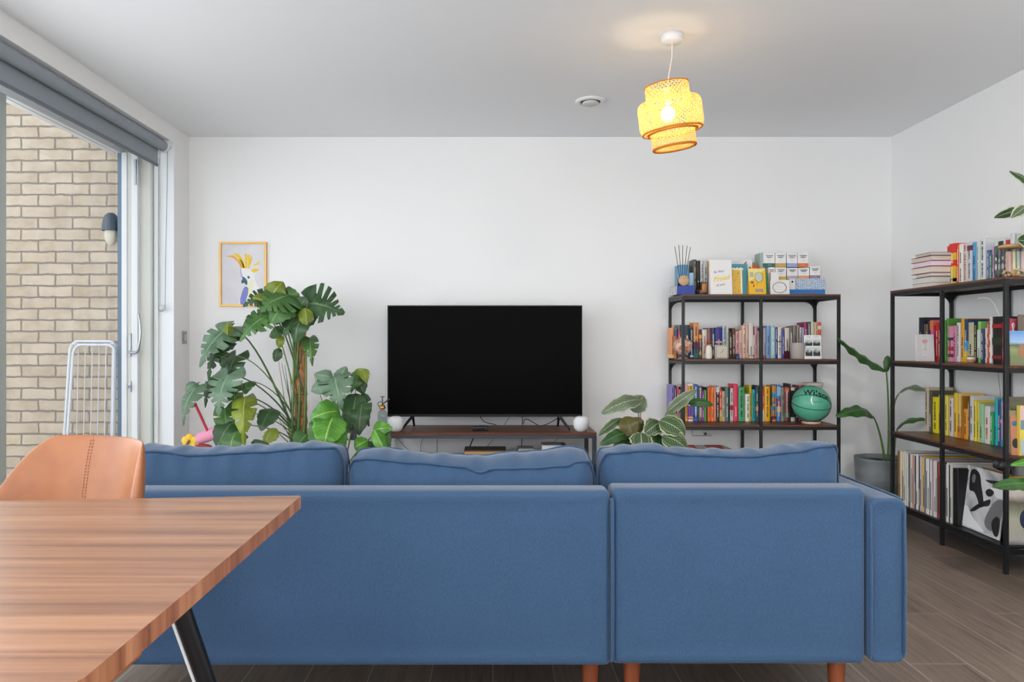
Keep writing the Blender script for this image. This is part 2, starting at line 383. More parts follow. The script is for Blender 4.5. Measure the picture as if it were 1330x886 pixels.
# ---- ceiling fittings
vt = thing('ceiling_vent', 'round white air vent set in the ceiling', 'vent', (.567, 4.375, ZC))
k0 = [(.088, 0), (.088, -.004), (.078, -.011), (.064, -.012), (.058, -.006), (.058, 0)]
MB().lathe(k0, 40).build('ring', M_WHITEPL, vt)
MB().lathe([(.001, -.022), (.040, -.021), (.048, -.015), (.046, -.008), (.001, -.008)], 36).build('disc', mat('#CFCDCA', .5, name='vent_white'), vt)
MB().lathe([(.001, -.0015), (.058, -.0015)], 36).build('throat', mat('#2a2a2a', .8, name='vent_dark'), vt)
for lx, ly, pw, rr in FILL_LAMPS:  # housings for the added fill lamps, all out of view
    t = thing('added_fill_light', 'unseen round white fill lamp added on the ceiling, %s' % {-1.25: 'over the dining table', -.95: 'behind the camera', 1.7: 'beside the sofa'}[lx], 'ceiling light', (lx, ly, ZC))
    MB().lathe([(rr+.03, 0), (rr+.03, -.03), (rr+.02, -.04), (rr+.005, -.04), (rr+.005, 0)], 40).build('housing', M_WHITEPL, t)

# ---- pendant
pl = thing('pendant_lamp', 'glowing woven bamboo pendant lamp hanging crooked from the ceiling', 'pendant lamp', (.815, 3.43, ZC))
MB().lathe([(.001, 0), (.048, 0), (.048, -.022), (.043, -.036), (.006, -.038), (.001, -.038)], 32).build('ceiling_rose', M_WHITEPL, pl)
SH = Matrix.Translation((.012, 0, zat(192, 3.43)-ZC)) @ Matrix.Rotation(math.radians(-8.5), 4, 'Y') @ Matrix.Rotation(math.radians(3), 4, 'X')
top = SH @ Vector((0, 0, .27))
MB().tube([(0, 0, -.036), (.0, 0, -.1), top], .0028, 8).build('cord', mat('#E9DDD2', .5, name='cream_cord'), pl)
def m_bamboo(name, h, tr=.5, em=0):
    m = bpy.data.materials.new(name); m.use_nodes = True; t = m.node_tree; t.nodes.clear()
    out = t.nodes.new('ShaderNodeOutputMaterial'); mx = t.nodes.new('ShaderNodeMixShader'); mx.inputs[0].default_value = tr
    d = t.nodes.new('ShaderNodeBsdfDiffuse'); q = t.nodes.new('ShaderNodeBsdfTranslucent')
    d.inputs[0].default_value = rgb(h); q.inputs[0].default_value = rgb(h)
    t.links.new(d.outputs[0], mx.inputs[1]); t.links.new(q.outputs[0], mx.inputs[2]); t.links.new(mx.outputs[0], out.inputs[0]); return m
M_BAM = m_bamboo('pale_bamboo', '#E8CB80', .5); M_RIM = m_bamboo('orange_bamboo_rim', '#D9923F', .3)
def weave(prof, n, turn, w, name, sub=10):
    mb = MB(); seg = []; tot = 0
    for a, b in zip(prof, prof[1:]): d = math.hypot(b[0]-a[0], b[1]-a[1]); seg.append((tot, d, a, b)); tot += d
    def at(s):
        for t0, d, a, b in seg:
            if s <= t0+d+1e-9: u = (s-t0)/d; return a[0]+(b[0]-a[0])*u, a[1]+(b[1]-a[1])*u
        return prof[-1]
    K = max(sub, len(prof)*2)
    for sgn in (1, -1):
        for i in range(n):
            L = []; R = []
            for k in range(K+1):
                s = tot*k/K; r, z = at(s); a = 2*PI*i/n+sgn*turn*s/tot
                off = .0006*(1 if (k+i) % 2 else -1)*sgn
                h = w/2/max(r, .02)
                L.append(((r+off)*math.cos(a-h), (r+off)*math.sin(a-h), z)); R.append(((r+off)*math.cos(a+h), (r+off)*math.sin(a+h), z))
            mb.grid([L, R], 0, True, M=SH)
    return mb.build(name, M_BAM, pl)
weave([(.078, .288), (.092, .285), (.098, .275), (.098, .20)], 34, 1.0, .0062, 'upper_tier', 14)
weave([(.098, .215), (.125, .215), (.138, .205), (.143, .19), (.143, .10), (.138, .082), (.125, .073), (.100, .071)], 46, 1.7, .0070, 'middle_tier', 22)
weave([(.098, .08), (.100, .03), (.100, .012), (.094, .002)], 34, .8, .0062, 'lower_tier', 10)
weave([(.092, .003), (.01, .003)], 40, 1.2, .0035, 'bottom_lattice', 10)
def hoop(r, z, rr, name): MB().tube([(SH @ Vector((r*math.cos(q*PI/24), r*math.sin(q*PI/24), z))) for q in range(49)], rr, 8, caps=False).build(name, M_RIM, pl)
hoop(.132, .076, .0045, 'middle_rim'); hoop(.108, .072, .006, 'middle_inner_rim'); hoop(.094, .002, .0065, 'lower_rim'); hoop(.096, .283, .003, 'upper_rim')
bc = SH @ Vector((-.01, 0, .155))
mb = MB(); mb.tube([top, SH @ Vector((0, 0, .2))], .016, 12); mb.build('bulb_holder', M_WHITEPL, pl)
me_ = bpy.data.materials.new('lit_bulb'); me_.use_nodes = True; e = me_.node_tree.nodes['Principled BSDF']
e.inputs['Emission Color'].default_value = (1, .80, .46, 1); e.inputs['Emission Strength'].default_value = 64
MB().ball(bc, .030, sc=(1, 1, 1.15)).build('bulb', me_, pl)
# ================================================================== SOFA
YS = 2.10
def rbox(w, d, h, r, nx=10, nz=10, bulge=0.0, R=.042):
    """soft upholstered block: rounded box centred in x, y from 0 (rear face, towards the camera) to d, z 0..h"""
    mb = MB(); rows = []
    n = 5
    # ring in the x-z plane, swept through y with rounded shoulders
    def ring(ins, y):
        pts = []; rr = r
        x0, x1, z0, z1 = -w/2+ins, w/2-ins, ins, h-ins; rr = max(r-ins*.3, .004)
        corners = [(x1-rr, z0+rr, -PI/2), (x1-rr, z1-rr, 0), (x0+rr, z1-rr, PI/2), (x0+rr, z0+rr, PI)]
        for ci, (cx, cz, a0) in enumerate(corners):
            for q in range(n+1): a = a0+PI/2*q/n; pts.append((cx+rr*math.cos(a), y, cz+rr*math.sin(a)))
            nx_, nz_, na = corners[(ci+1) % 4]; e = (nx_+rr*math.cos(na), nz_+rr*math.sin(na)); s0 = pts[-1]
            m = nx if ci in (1, 3) else nz
            for q in range(1, m): u = q/m; pts.append((s0[0]+(e[0]-s0[0])*u, y, s0[2]+(e[1]-s0[2])*u))
        return pts
    prof = [(R*.9, 0.004), (R*.45, 0.0), (R*.15, R*.18), (0, R*.55), (0, R), (0, d-R), (R*.3, d-R*.3), (R, d)]
    rows = [ring(i, y) for i, y in prof]
    # faces at both ends, gridded by shrinking rings
    def cap(i0, y0, sg):
        out = []
        for k in range(1, 7):
            u = k/6; base = ring(i0, y0); c = []
            for p in base:
                x = p[0]*(1-u*.999); z = h/2+(p[2]-h/2)*(1-u*.999)
                c.append((x, y0-sg*bulge*math.sin(u*PI/2), z))
            out.append(c)
        return out
    rows = cap(prof[0][0], prof[0][1], 1)[::-1]+rows+cap(prof[-1][0], prof[-1][1], -1)
    mb.grid([r_[::-1] for r_ in rows], 0, True, close=True)
    return mb
xs = lambda px: (px-CX)*YS/F
sofa = thing('sofa', 'blue denim-look fabric sofa seen from behind on wooden legs', 'sofa', ((xs(58)+xs(1178))/2, YS, 0))
sx0 = sofa.location.x
def bp(a, b, z0, z1, d, name, y=0, bulge=.006, r=.014, R=.034):
    A, B = xs(a), xs(b); o = rbox(B-A, d, z1-z0, r, bulge=bulge, R=R).build(name, M_DENIM, sofa, loc=((A+B)/2-sx0, y, z0)); return o
bp(109, 793.5, zat(867, YS), zat(639, YS), .13, 'back_panel'); bp(796.5, 1126, zat(865, YS), zat(636, YS), .13, 'back_panel')
bp(1127, 1179, zat(862, YS), zat(648, YS), .92, 'arm', r=.03, R=.016); bp(57, 108, zat(862, YS), zat(648, YS), .92, 'arm', r=.03)
def pipe(pts, r=.0038, name='piping', parent=None, m=None): return MB().tube(pts, r, 8).build(name, m or M_PIPE, parent)
for px, zt, zb in ((1130.5, 650, 861), (1174.5, 653, 859), (794.2, 642, 865), (796.0, 642, 863), (104, 650, 861)):
    x = xs(px)-sx0; pipe([(x, .004, zat(zb, YS)+.010), (x, -.003, zat(zb, YS)+.03), (x, -.005, (zat(zb, YS)+zat(zt, YS))/2), (x, -.002, zat(zt, YS)-.03), (x, .004, zat(zt, YS)-.012)], parent=sofa)
x = xs(1174.5)-sx0; zt = zat(649, YS); pipe([(x, .01, zt-.004), (x, .05, zt+.0), (x, .88, zt+.0)], parent=sofa)
# seat base, seat cushions, legs
bp(109, 1126, .165, .30, .80, 'seat_base', y=.14); bp(110, 460, .30, .445, .74, 'seat_cushion', y=.16); bp(462, 793, .30, .445, .74, 'seat_cushion', y=.16); bp(795, 1125, .30, .445, .74, 'seat_cushion', y=.16)
M_LEG = m_wood('red_brown_leg_wood', '#522510', '#70361A', '#864826', axis=2)
for px, yy in ((766.5, .05), (820.5, .05), (1086, .05), (128, .05), (1086, .84), (128, .84), (766, .84), (820, .84)):
    x = (px-CX)*(YS+.05)/F-sx0
    MB().tube([(x, yy, .172), (x, yy, .0)], [.026, .016], 20).build('leg', M_LEG, sofa)

def cushion(x0, x1, near, far, label, yn=2.262, yf=2.425):
    """box cushion: near and far rims follow the outline of the photo (px, py)"""
    A = (x0-CX)*yn/F; B = (x1-CX)*yn/F; w = B-A; c = (A+B)/2
    root = thing('back_cushion', label, 'cushion', (c, yn, .447), group='loose back cushions on the sofa')
    rows = []; nx = 64; rn = []; rf = []; zb = .455
    rnd = random.Random(int(x0))
    ph = [rnd.uniform(0, 6) for _ in range(6)]
    for i in range(nx+1):
        u = i/nx; t = -math.cos(PI*u)*.35+(2*u-1)*.65      # denser at the ends
        e = 1-abs(t)**7                                    # end rounding
        e2 = max(0, 1-abs(t)**10)**.5
        x = c+t*w/2
        pn = poly_at(near, CX+x*F/yn); pf = poly_at(far, CX+(x)*F/yf)
        zn = zat(pn, yn); zf = zat(pf, yf)
        end = max(0, (abs(t)-.94)/.06)
        zn -= .045*end**2.2; zf -= .035*end**2.2
        ym = (yn+yf)/2; hy = (yf-yn)/2*(.42+.58*e2)
        Yn, Yf = ym-hy, ym+hy
        wv = .0035*math.sin(t*23+ph[0])+.0025*math.sin(t*41+ph[1])
        bn = .030*e*(1+.15*math.sin(t*9+ph[2])); H = zn-zb
        ring = []
        for v in (0, .12, .25, .4, .55, .7, .82, .91, .965): # near face, bottom to rim
            puck = .006*math.sin(t*30+ph[3]+v*3)*max(0, v-.5)*2
            ring.append((x*1, Yn-bn*math.sin(PI*min(1, v*1.0)**.8)+puck*.7, zb+H*v))
        ring.append((x, Yn+.000, zn)); rn.append((x, Yn-.003, zn))
        for v in (.08, .2, .35, .5, .65, .8, .92):         # gusset over the top
            z = zn+(zf-zn)*v; ring.append((x, Yn+(Yf-Yn)*v, z+(.016*e+wv*e)*math.sin(PI*v)))
        ring.append((x, Yf, zf)); rf.append((x, Yf+.003, zf))
        for v in (.92, .7, .45, .2, 0): ring.append((x, Yf+bn*math.sin(PI*v), zb+(zf-zb)*v))
        ring.append((x, ym, zb-.004))
        rows.append([(p[0]-c, p[1]-yn, p[2]-.447) for p in ring])
    mb = MB(); mb.grid(rows, 0, True, close=True)
    n = len(rows[0]); mb.add(rows[0], [tuple(range(n))], 0, True); mb.add(rows[-1], [tuple(range(n))[::-1]], 0, True)
    mb.build('cover', M_DENIM, root, subsurf=1)
    for rr in (rn, rf):
        L = [(p[0]-c, p[1]-yn, p[2]-.447) for p in rr]
        dz = [(L[0][0]-.003, L[0][1], .02)]+[(L[0][0]-.005, L[0][1], L[0][2]-.05), (L[0][0]-.004, L[0][1], L[0][2]-.02)]+L+[(L[-1][0]+.004, L[-1][1], L[-1][2]-.02), (L[-1][0]+.005, L[-1][1], L[-1][2]-.05), (L[-1][0]+.003, L[-1][1], .02)]
        pipe(dz, .0036, 'piping', root)
    return root
cushion(122, 442.5, [(122, 590), (203, 586), (250, 591), (336, 587), (400, 582), (444, 582)], [(122, 578), (203, 579), (240, 584), (300, 583), (380, 579), (425, 576), (444, 578)], 'left blue back cushion, nearest the leather chair')
cushion(450, 773.5, [(448, 599), (480, 596), (540, 601), (600, 606), (624, 614), (640, 609), (690, 608), (735, 605), (750, 600), (775, 600)], [(448, 583), (500, 582), (560, 590), (625, 592), (660, 588), (700, 586), (735, 580), (775, 584)], 'middle blue back cushion with a dip in its top')
cushion(781, 1095, [(780, 590), (840, 585), (900, 591), (970, 593), (1030, 587), (1070, 580), (1095, 578)], [(780, 582), (830, 579), (900, 587), (975, 587), (1020, 579), (1060, 573), (1095, 574)], 'right blue back cushion sloping up towards the armrest')

# ================================================================== DINING TABLE
def m_table():
    k = N('walnut_table_veneer', .33); v = k.coord(rot=(0, 0, -.06), scale=(1.8, 80, 30)); nz = k.noise(v, 1.0, 8, .68, .5)
    v2 = k.coord(rot=(0, 0, -.06), scale=(.8, 20, 6)); n2 = k.noise(v2, 1.3, 4, .5, .8)
    c1 = k.ramp(nz, [(.3, '#5E3A2A'), (.48, '#83583F'), (.7, '#A27659')]); c2 = k.ramp(n2, [(.34, '#694C40'), (.5, '#926C54'), (.68, '#AE866A')])
    k.color(k.mix(.55, c1, c2, 'MIX')); k.bump(nz, .05, .0006); return k.m
def m_table_edge():
    k = N('walnut_table_edge', .4); v = k.coord(scale=(60, 26, .6)); nz = k.noise(v, 1.0, 4, .6, .2)
    k.color(k.ramp(nz, [(.3, '#6E4028'), (.5, '#9A6242'), (.7, '#BF8560')])); return k.m
tb = thing('dining_table', 'walnut dining table with black splayed legs in the left foreground', 'dining table', (-1.2, 1.05, 0))
TL = Vector((-1.2, 1.05, 0))
FR = (-.396, 1.562); FL = (-1.98, 1.425); NL = (-1.98, .60); NR = (-.388, .688)
# outline with rounded near right corner
out = [FL, NL, (NR[0]-.045, NR[1]-.006), (NR[0]-.018, NR[1]-.002), (NR[0]-.005, NR[1]+.010), (NR[0], NR[1]+.03), (-.3925, 1.20), (FR[0], FR[1]-.006), (FR[0]-.006, FR[1])]
zt = .75; mb = MB()
pt = [(x-TL.x, y-TL.y) for x, y in out]
mb.add([(x, y, zt) for x, y in pt], [tuple(range(len(pt)))], 0)
mb.add([(x, y, zt-.025) for x, y in pt], [tuple(range(len(pt)))[::-1]], 1)
n = len(pt); mb.add([(x, y, zt) for x, y in pt]+[(x, y, zt-.025) for x, y in pt], [(i, n+i, n+(i+1) % n, (i+1) % n) for i in range(n)], 1)
mb.build('tabletop', [m_table(), m_table_edge()], tb)
M_UNDER = m_wood('under_rail_wood', '#7A4524', '#9A5C34', '#B5754A', axis=1)
mb = MB(); mb.prism([(-1.70-TL.x, 0.80-TL.y), (-.43-TL.x, .765-TL.y), (-.405-TL.x, .80-TL.y), (-.405-TL.x, .87-TL.y), (-.46-TL.x, 1.0-TL.y), (-1.6-TL.x, .98-TL.y)], zt-.045, zt-.0255, axes='xy')
mb.build('under_rail', M_UNDER, tb, bevel=.004)
mb = MB(); mb.box(-1.62-TL.x, -.56-TL.x, 1.14-TL.y, 1.20-TL.y, zt-.055, zt-.0255); mb.build('cross_bar', M_BLACK, tb)
M_LEGB = mat('#121214', .28, .4, name='glossy_black_leg')
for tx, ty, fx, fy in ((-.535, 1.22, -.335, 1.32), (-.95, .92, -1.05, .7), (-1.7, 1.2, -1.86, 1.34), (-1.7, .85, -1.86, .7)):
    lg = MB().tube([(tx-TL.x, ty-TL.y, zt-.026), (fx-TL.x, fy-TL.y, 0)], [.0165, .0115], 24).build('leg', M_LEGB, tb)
    MB().tube([(tx-TL.x-.0185, ty-TL.y-.004, zt-.027), (fx-TL.x-.0135, fy-TL.y-.004, 0.003)], .0036, 8).build('leg_highlight_strip', mat('#E8EAEC', .2, .3, name='leg_highlight'), lg)  # pale strip built along each black leg as its white highlight

# ================================================================== LEATHER CHAIR
def m_leather():
    k = N('tan_leather', .42); v = k.coord(); c = k.ramp(k.noise(v, 7, 3), [(.35, '#8A522E'), (.65, '#9E643D')])
    k.color(c); k.bump(k.noise(v, 260, 4), .12, .0008); return k.m
M_LEA = m_leather(); M_STITCH = mat('#8E5433', .6, name='tan_stitching')
chx, chy = P(112, 0, 1.77).x, 1.77
chair = thing('dining_chair', 'tan leather tub dining chair tucked behind the far side of the table', 'chair', (chx, chy, 0), math.radians(-11))
def shell(th, name, top=.842, low=.45):
    nu, nv = 44, 18; A = []; B = []
    for j in range(nv+1):
        v = j/nv; ra = []; rb = []
        for i in range(nu+1):
            u = -1+2*i/nu
            hw = .225
            # superellipse outline of the top edge
            cl = .50; 
            a = abs(u); k = 1-(max(0, (a-.28)/.72)**1.7*.80 if a > .28 else 0) if u < 0 else 1-max(0, (a-.80)/.20)**2.6*.34
            z = low+(top-low)*v*k
            x = hw*math.sin(u*1.25)/math.sin(1.25)*(1+.02*v)
            y = -.155*(1-math.cos(u*1.25))/(1-math.cos(1.25))*1.0+.055*(v-.5)*k
            edge = th*(1-.75*v**8)
            nrm = Vector((-math.sin(u*1.0)*.8, -math.cos(u*1.0), 0))
            ra.append((x+nrm.x*edge/2, y+nrm.y*edge/2, z)); rb.append((x-nrm.x*edge/2, y-nrm.y*edge/2, z))
        A.append(ra); B.append(rb)
    mb = MB()
    # closed sheet: inner rows up, outer rows down
    tip = [((p[0]+q[0])/2, (p[1]+q[1])/2, p[2]+.006) for p, q in zip(A[-1], B[-1])]
    rows = A+[tip]+B[::-1]
    mb.grid(rows, 0, True)
    # side closures
    for s_ in (0, nu):
        L = [r_[s_] for r_ in rows]; m = len(rows); vs = L
        fs = [(j, j+1, m-2-j, m-1-j) for j in range(m//2-0) if j+1 < m-2-j]
        mb.add(vs, fs, 0, True)
    return mb.build(name, M_LEA, chair, subsurf=1), A
bk, A = shell(.034, 'backrest')
mid = 22
for k_ in range(3, 18):
    a = Vector(A[k_][mid+1]); b = Vector(A[k_+1][mid+1])
    pass
mb = MB()
for q in range(46):
    t = q/45*14.6+3; j = int(t); f = t-j; a = Vector(A[j][mid]).lerp(Vector(A[min(18, j+1)][mid]), f)
    for sx in (-.004, .004): mb.box(a.x+sx-.0007, a.x+sx+.0007, a.y-.0012, a.y+.002, a.z-.0022, a.z+.0022)
mb.build('stitching', M_STITCH, chair)
MB().tube([Vector(A[j][mid])+Vector((0, .0012, 0)) for j in range(3, 19)], .0016, 6).build('seam', mat('#94583A', .6, name='seam_leather'), chair)  # raised seam cord in a plain tan brown
mb = MB(); rows = []
for r_, z in ((.05, .40), (.2, .40), (.235, .415), (.24, .44), (.225, .468), (.12, .478), (.01, .478)):
    rows.append([(r_*1.0*math.copysign(abs(math.cos(a))**.8, math.cos(a)), -.17+r_*.95*math.copysign(abs(math.sin(a))**.8, math.sin(a)), z) for a in [2*PI*k/32 for k in range(32)]])
mb.grid(rows, 0, True, close=True); mb.build('seat', M_LEA, chair)
MB().lathe([(.03, .40), (.03, .07), (.04, .05)], 20, center=(0, -.17, 0)).build('column', M_BLACK, chair)
for q in range(4):
    a_ = PI/4+q*PI/2; MB().tube([(0, -.17, .05), (.20*math.cos(a_), -.17+.20*math.sin(a_), .012)], [.018, .011], 10).build('foot', M_BLACK, chair)

# ================================================================== TV CONSOLE, TELEVISION
XC0, XC1, YC0, YC1, ZT = -.715, .643, 4.67, 5.09, .503
cs = thing('tv_console', 'low walnut and dark steel console table under the television', 'tv stand', (0, 4.88, 0))
def cb(name, m, x0, x1, y0, y1, z0, z1, bv=.001): return MB().box(x0, x1, y0-4.88, y1-4.88, z0, z1).build(name, m, cs, bevel=bv)
cb('top_board', M_WALNUT, XC0, XC1, YC0, YC1, ZT-.018, ZT)
cb('lower_shelf', M_WALNUT, XC0+.02, XC1-.02, YC0+.02, YC1-.02, .300, .315)
for y in (YC0, YC1-.022): cb('rail', M_GREYMETAL, XC0, XC1, y, y+.022, ZT-.036, ZT-.018)
for y in (YC0, YC1-.022): cb('rail', M_GREYMETAL, XC0, XC1, y, y+.022, .282, .300)
for x in (XC0, XC1-.022): cb('rail', M_GREYMETAL, x, x+.022, YC0+.022, YC1-.022, ZT-.036, ZT-.018)
for x in (XC0, XC1-.026):
    for y in (YC0+.0005, YC1-.0265): cb('leg', M_GREYMETAL, x, x+.026, y, y+.026, 0, ZT-.0365)
tvY = 4.85
tv = thing('television', 'large flat screen television switched off, standing on the console', 'television', (0, tvY, ZT))
a = P(503, 541.5, tvY); b = P(756.5, 396.5, tvY)
M_TV = mat('#0B0B0C', .35, name='tv_black'); M_SCR = mat('#0B0909', .35, name='tv_screen', Specular_IOR_Level=.02)
MB().box(a.x, b.x, 0, .03, a.z-ZT, b.z-ZT).build('bezel', mat('#2A2D30', .3, .6, name='tv_edge_metal'), tv, bevel=.003)
MB().box(a.x+.006, b.x-.006, -.0012, .001, a.z-ZT+.017, b.z-ZT-.006).build('screen', M_SCR, tv)
MB().box(a.x+.18, b.x-.18, .028, .06, a.z-ZT+.05, a.z-ZT+.4).build('back_box', M_TV, tv, bevel=.01)
for sx, cxp in ((-1, 536), (1, 726)):
    tpt = P(cxp, 541, tvY); mb = MB(); t0 = (tpt.x, .012, tpt.z-ZT+.004)
    mb.tube([t0, (tpt.x+sx*.06, -.09, .008)], [.011, .007], 8); mb.tube([t0, (tpt.x+sx*.004-.0*sx, .13, .008)], [.010, .007], 8)
    mb.build('foot', M_TV if sx < 0 else mat('#3A3B3D', .25, .5, name='tv_foot_metal'), tv)
# objects on the console
def on(z, n, l, c, x, y, g=None): return thing(n, l, c, (x, y, z), 0, g)
for px, w in ((514, 'left end of the console beside the mister'), (755, 'right end of the console')):
    p = P(px, 558, 4.72)
    sp = on(ZT, 'smart_speaker', 'white round fabric speaker on the '+w, 'speaker', p.x, 4.72)
    sp['label'] = ('white ball-shaped speaker at the left end of the console' if px < 600 else 'white ball-shaped speaker at the right end of the console')
    sc = .0505
    prof = [(.001, 0), (.022, 0), (.036, .010), (.046, .027), (.0505, .05), (.047, .072), (.037, .088), (.022, .0955), (.018, .095)]
    MB().lathe(prof, 40).build('body', m_wall('speaker_mesh_white', '#E6E7E9', .9), sp)
    MB().lathe([(.018, .0952), (.012, .0935), (.001, .0935)], 32).build('touch_disc', mat('#C9CCD0', .3, name='pale_grey_disc'), sp)
p = P(624, 557, 4.78); bx_ = on(ZT, 'media_box', 'small black streaming box on the console below the television', 'media player', p.x, 4.76)
MB().box(-.049, .049, -.04, .05, .002, .032).build('case', mat('#17181A', .25, name='gloss_black'), bx_, bevel=.008, seg=3)
MB().box(-.045, .045, -.036, .046, 0, .003).build('base', M_BLACK, bx_)
# plant mister
p = P(496, 560, 4.80); ms = on(ZT, 'plant_mister', 'clear glass plant mister with brass pump beside the television', 'spray bottle', -.702, 4.80)
mb = MB(); mb.lathe([(.001, 0), (.028, 0), (.030, .01), (.030, .10), (.026, .118), (.014, .128), (.014, .133)], 28); mb.build('bottle', m_glass('mister_glass', '#DCE2E4', 1.5), ms)
M_BRASS = mat('#C08A45', .3, .85, name='brass'); M_DBR = mat('#5B5347', .4, .6, name='dark_bronze')
mb = MB(); mb.lathe([(.001, .133), (.018, .133), (.020, .14), (.017, .155), (.010, .162), (.001, .162)], 20); mb.build('collar', M_BRASS, ms)
mb = MB(); mb.tube([(0, 0, .16), (0, 0, .212)], .004, 8); mb.tube([(-.012, 0, .212), (.014, 0, .212)], .003, 8); mb.tube([(0, 0, .165), (.045, 0, .198)], [.004, .006], 8)
mb.tube(bez((-.006, 0, .18), (-.035, 0, .185), (-.035, 0, .15), (-.012, 0, .145), 10), .0025, 6); mb.build('pump', M_DBR, ms)
# things on the lower shelf of the console
def slab(name, label, cat, px0, px1, py0, Y, d, m, base, rz=0):
    A_ = P(px0, py0, Y); B_ = P(px1, py0, Y); t = thing(name, label, cat, ((A_.x+B_.x)/2, Y, base), rz)
    w = B_.x-A_.x; h = A_.z-base; return t, w, h
t, w, h = slab('wooden_board', 'flat tan box with dark lid lying on the lower console shelf', 'box', 603, 657, 585.5, 4.80, .2, None, .3155)
MB().box(-w/2, w/2, 0, .2, 0, h-.006).build('box_body', mat('#C19A68', .6), t, bevel=.002); MB().box(-w/2-.001, w/2+.001, -.001, .201, h-.006, h).build('lid', mat('#6A5846', .6), t)
t, w, h = slab('paper_tray', 'grey shallow tray on the lower console shelf between the two boxes', 'tray', 673, 694, 584, 4.80, .2, None, .3155)
MB().box(-w/2, w/2, 0, .16, 0, h).build('tray_body', mat('#9A9791', .6), t, bevel=.003); MB().box(-w/2+.006, w/2-.006, .006, .154, h-.0005, h+.003).build('paper', mat('#C9C2B4', .7), t)
t, w, h = slab('white_box', 'white box with a tan side on the lower console shelf, right', 'box', 704, 736, 578.5, 4.80, .2, None, .3155)
MB().box(-w/2, w/2-.03, 0, .16, 0, h).build('box_body', mat('#E4E6EA', .5), t, bevel=.002); MB().box(w/2-.029, w/2, 0, .16, 0, h-.003).build('tan_booklet', mat('#A88F68', .6), t)
# cables
M_CAB = mat('#1A1B1D', .5, name='black_cable'); M_CABG = mat('#76777A', .5, name='grey_cable')
def cable(label, pts, r=.003, m=None, nm='cable'):
    o = MB().tube(pts, r, 8).build(nm, m or M_CAB); return tag(o, label, 'cable')
def chain_b(*ps):
    out = []
    for i in range(0, len(ps)-3, 3): out += bez(ps[i], ps[i+1], ps[i+2], ps[i+3], 10)[(1 if out else 0):]
    return out
q = lambda x, y, Y=5.0: P(x, y, Y)
cable('black cable looping from the television to the right side of the console top', chain_b(q(680, 551, 4.98), q(680, 538), q(690, 548), q(700, 553, 4.97), q(706, 554, 4.97), q(716, 549), q(724, 543, 4.93)))
cable('short black cable from the streaming box up to the television', chain_b(q(624, 541, 4.9), q(628, 552, 4.95), q(636, 548, 4.95), q(645, 552.5, 4.97)), .0028)
cable('thin black cable hanging straight behind the console centre', chain_b(q(679, 538, 5.105), q(677, 560, 5.12), q(678, 590, 5.12), q(677, 680, 5.12)), .0028)
cable('thick black cable slanting down behind the console to the tan box', chain_b(q(619, 560, 5.11), q(614, 570, 5.12), q(610, 580, 5.12), q(600, 610, 5.12)), .004)
cable('thin grey cable slanting left behind the console', chain_b(q(662, 541, 5.105), q(645, 570, 5.13), q(625, 585, 5.13), q(606, 615, 5.13)), .0018, M_CABG)
cable('thin grey cable slanting behind the white box', chain_b(q(725, 566, 5.105), q(720, 575, 5.13), q(712, 585, 5.13), q(700, 620, 5.13)), .0018, M_CABG)
cable('grey cable arching down the wall left of the console', chain_b(q(516, 568, 5.13), q(524, 582, 5.13), q(540, 590, 5.13), q(556, 620, 5.13)), .0025, M_CABG)
cable('grey cable hanging in a curve behind the left console shelf', chain_b(q(550, 568, 5.135), q(544, 580, 5.135), q(546, 590, 5.135), q(552, 620, 5.135)), .0022, M_CABG)
cable('grey cable hanging straight behind the left console shelf', chain_b(q(568, 568, 5.135), q(567, 580, 5.135), q(569, 590, 5.135), q(566, 620, 5.135)), .0025, M_CABG)
# wall sockets behind the bright plant
sk = thing('power_socket', 'dark wall socket plate with white plugs behind the leafy plant', 'socket', P(452, 562, YB))
MB().box(-.06, .06, -.010, 0, -.05, .05).build('plate', mat('#55585A', .4, .4, name='socket_grey'), sk, bevel=.003)
for dx, dz in ((.0, -.02), (-.03, .02)): MB().box(dx-.022, dx+.022, -.04, -.0102, dz-.022, dz+.02).build('plug', M_WHITEPL, sk, bevel=.006)

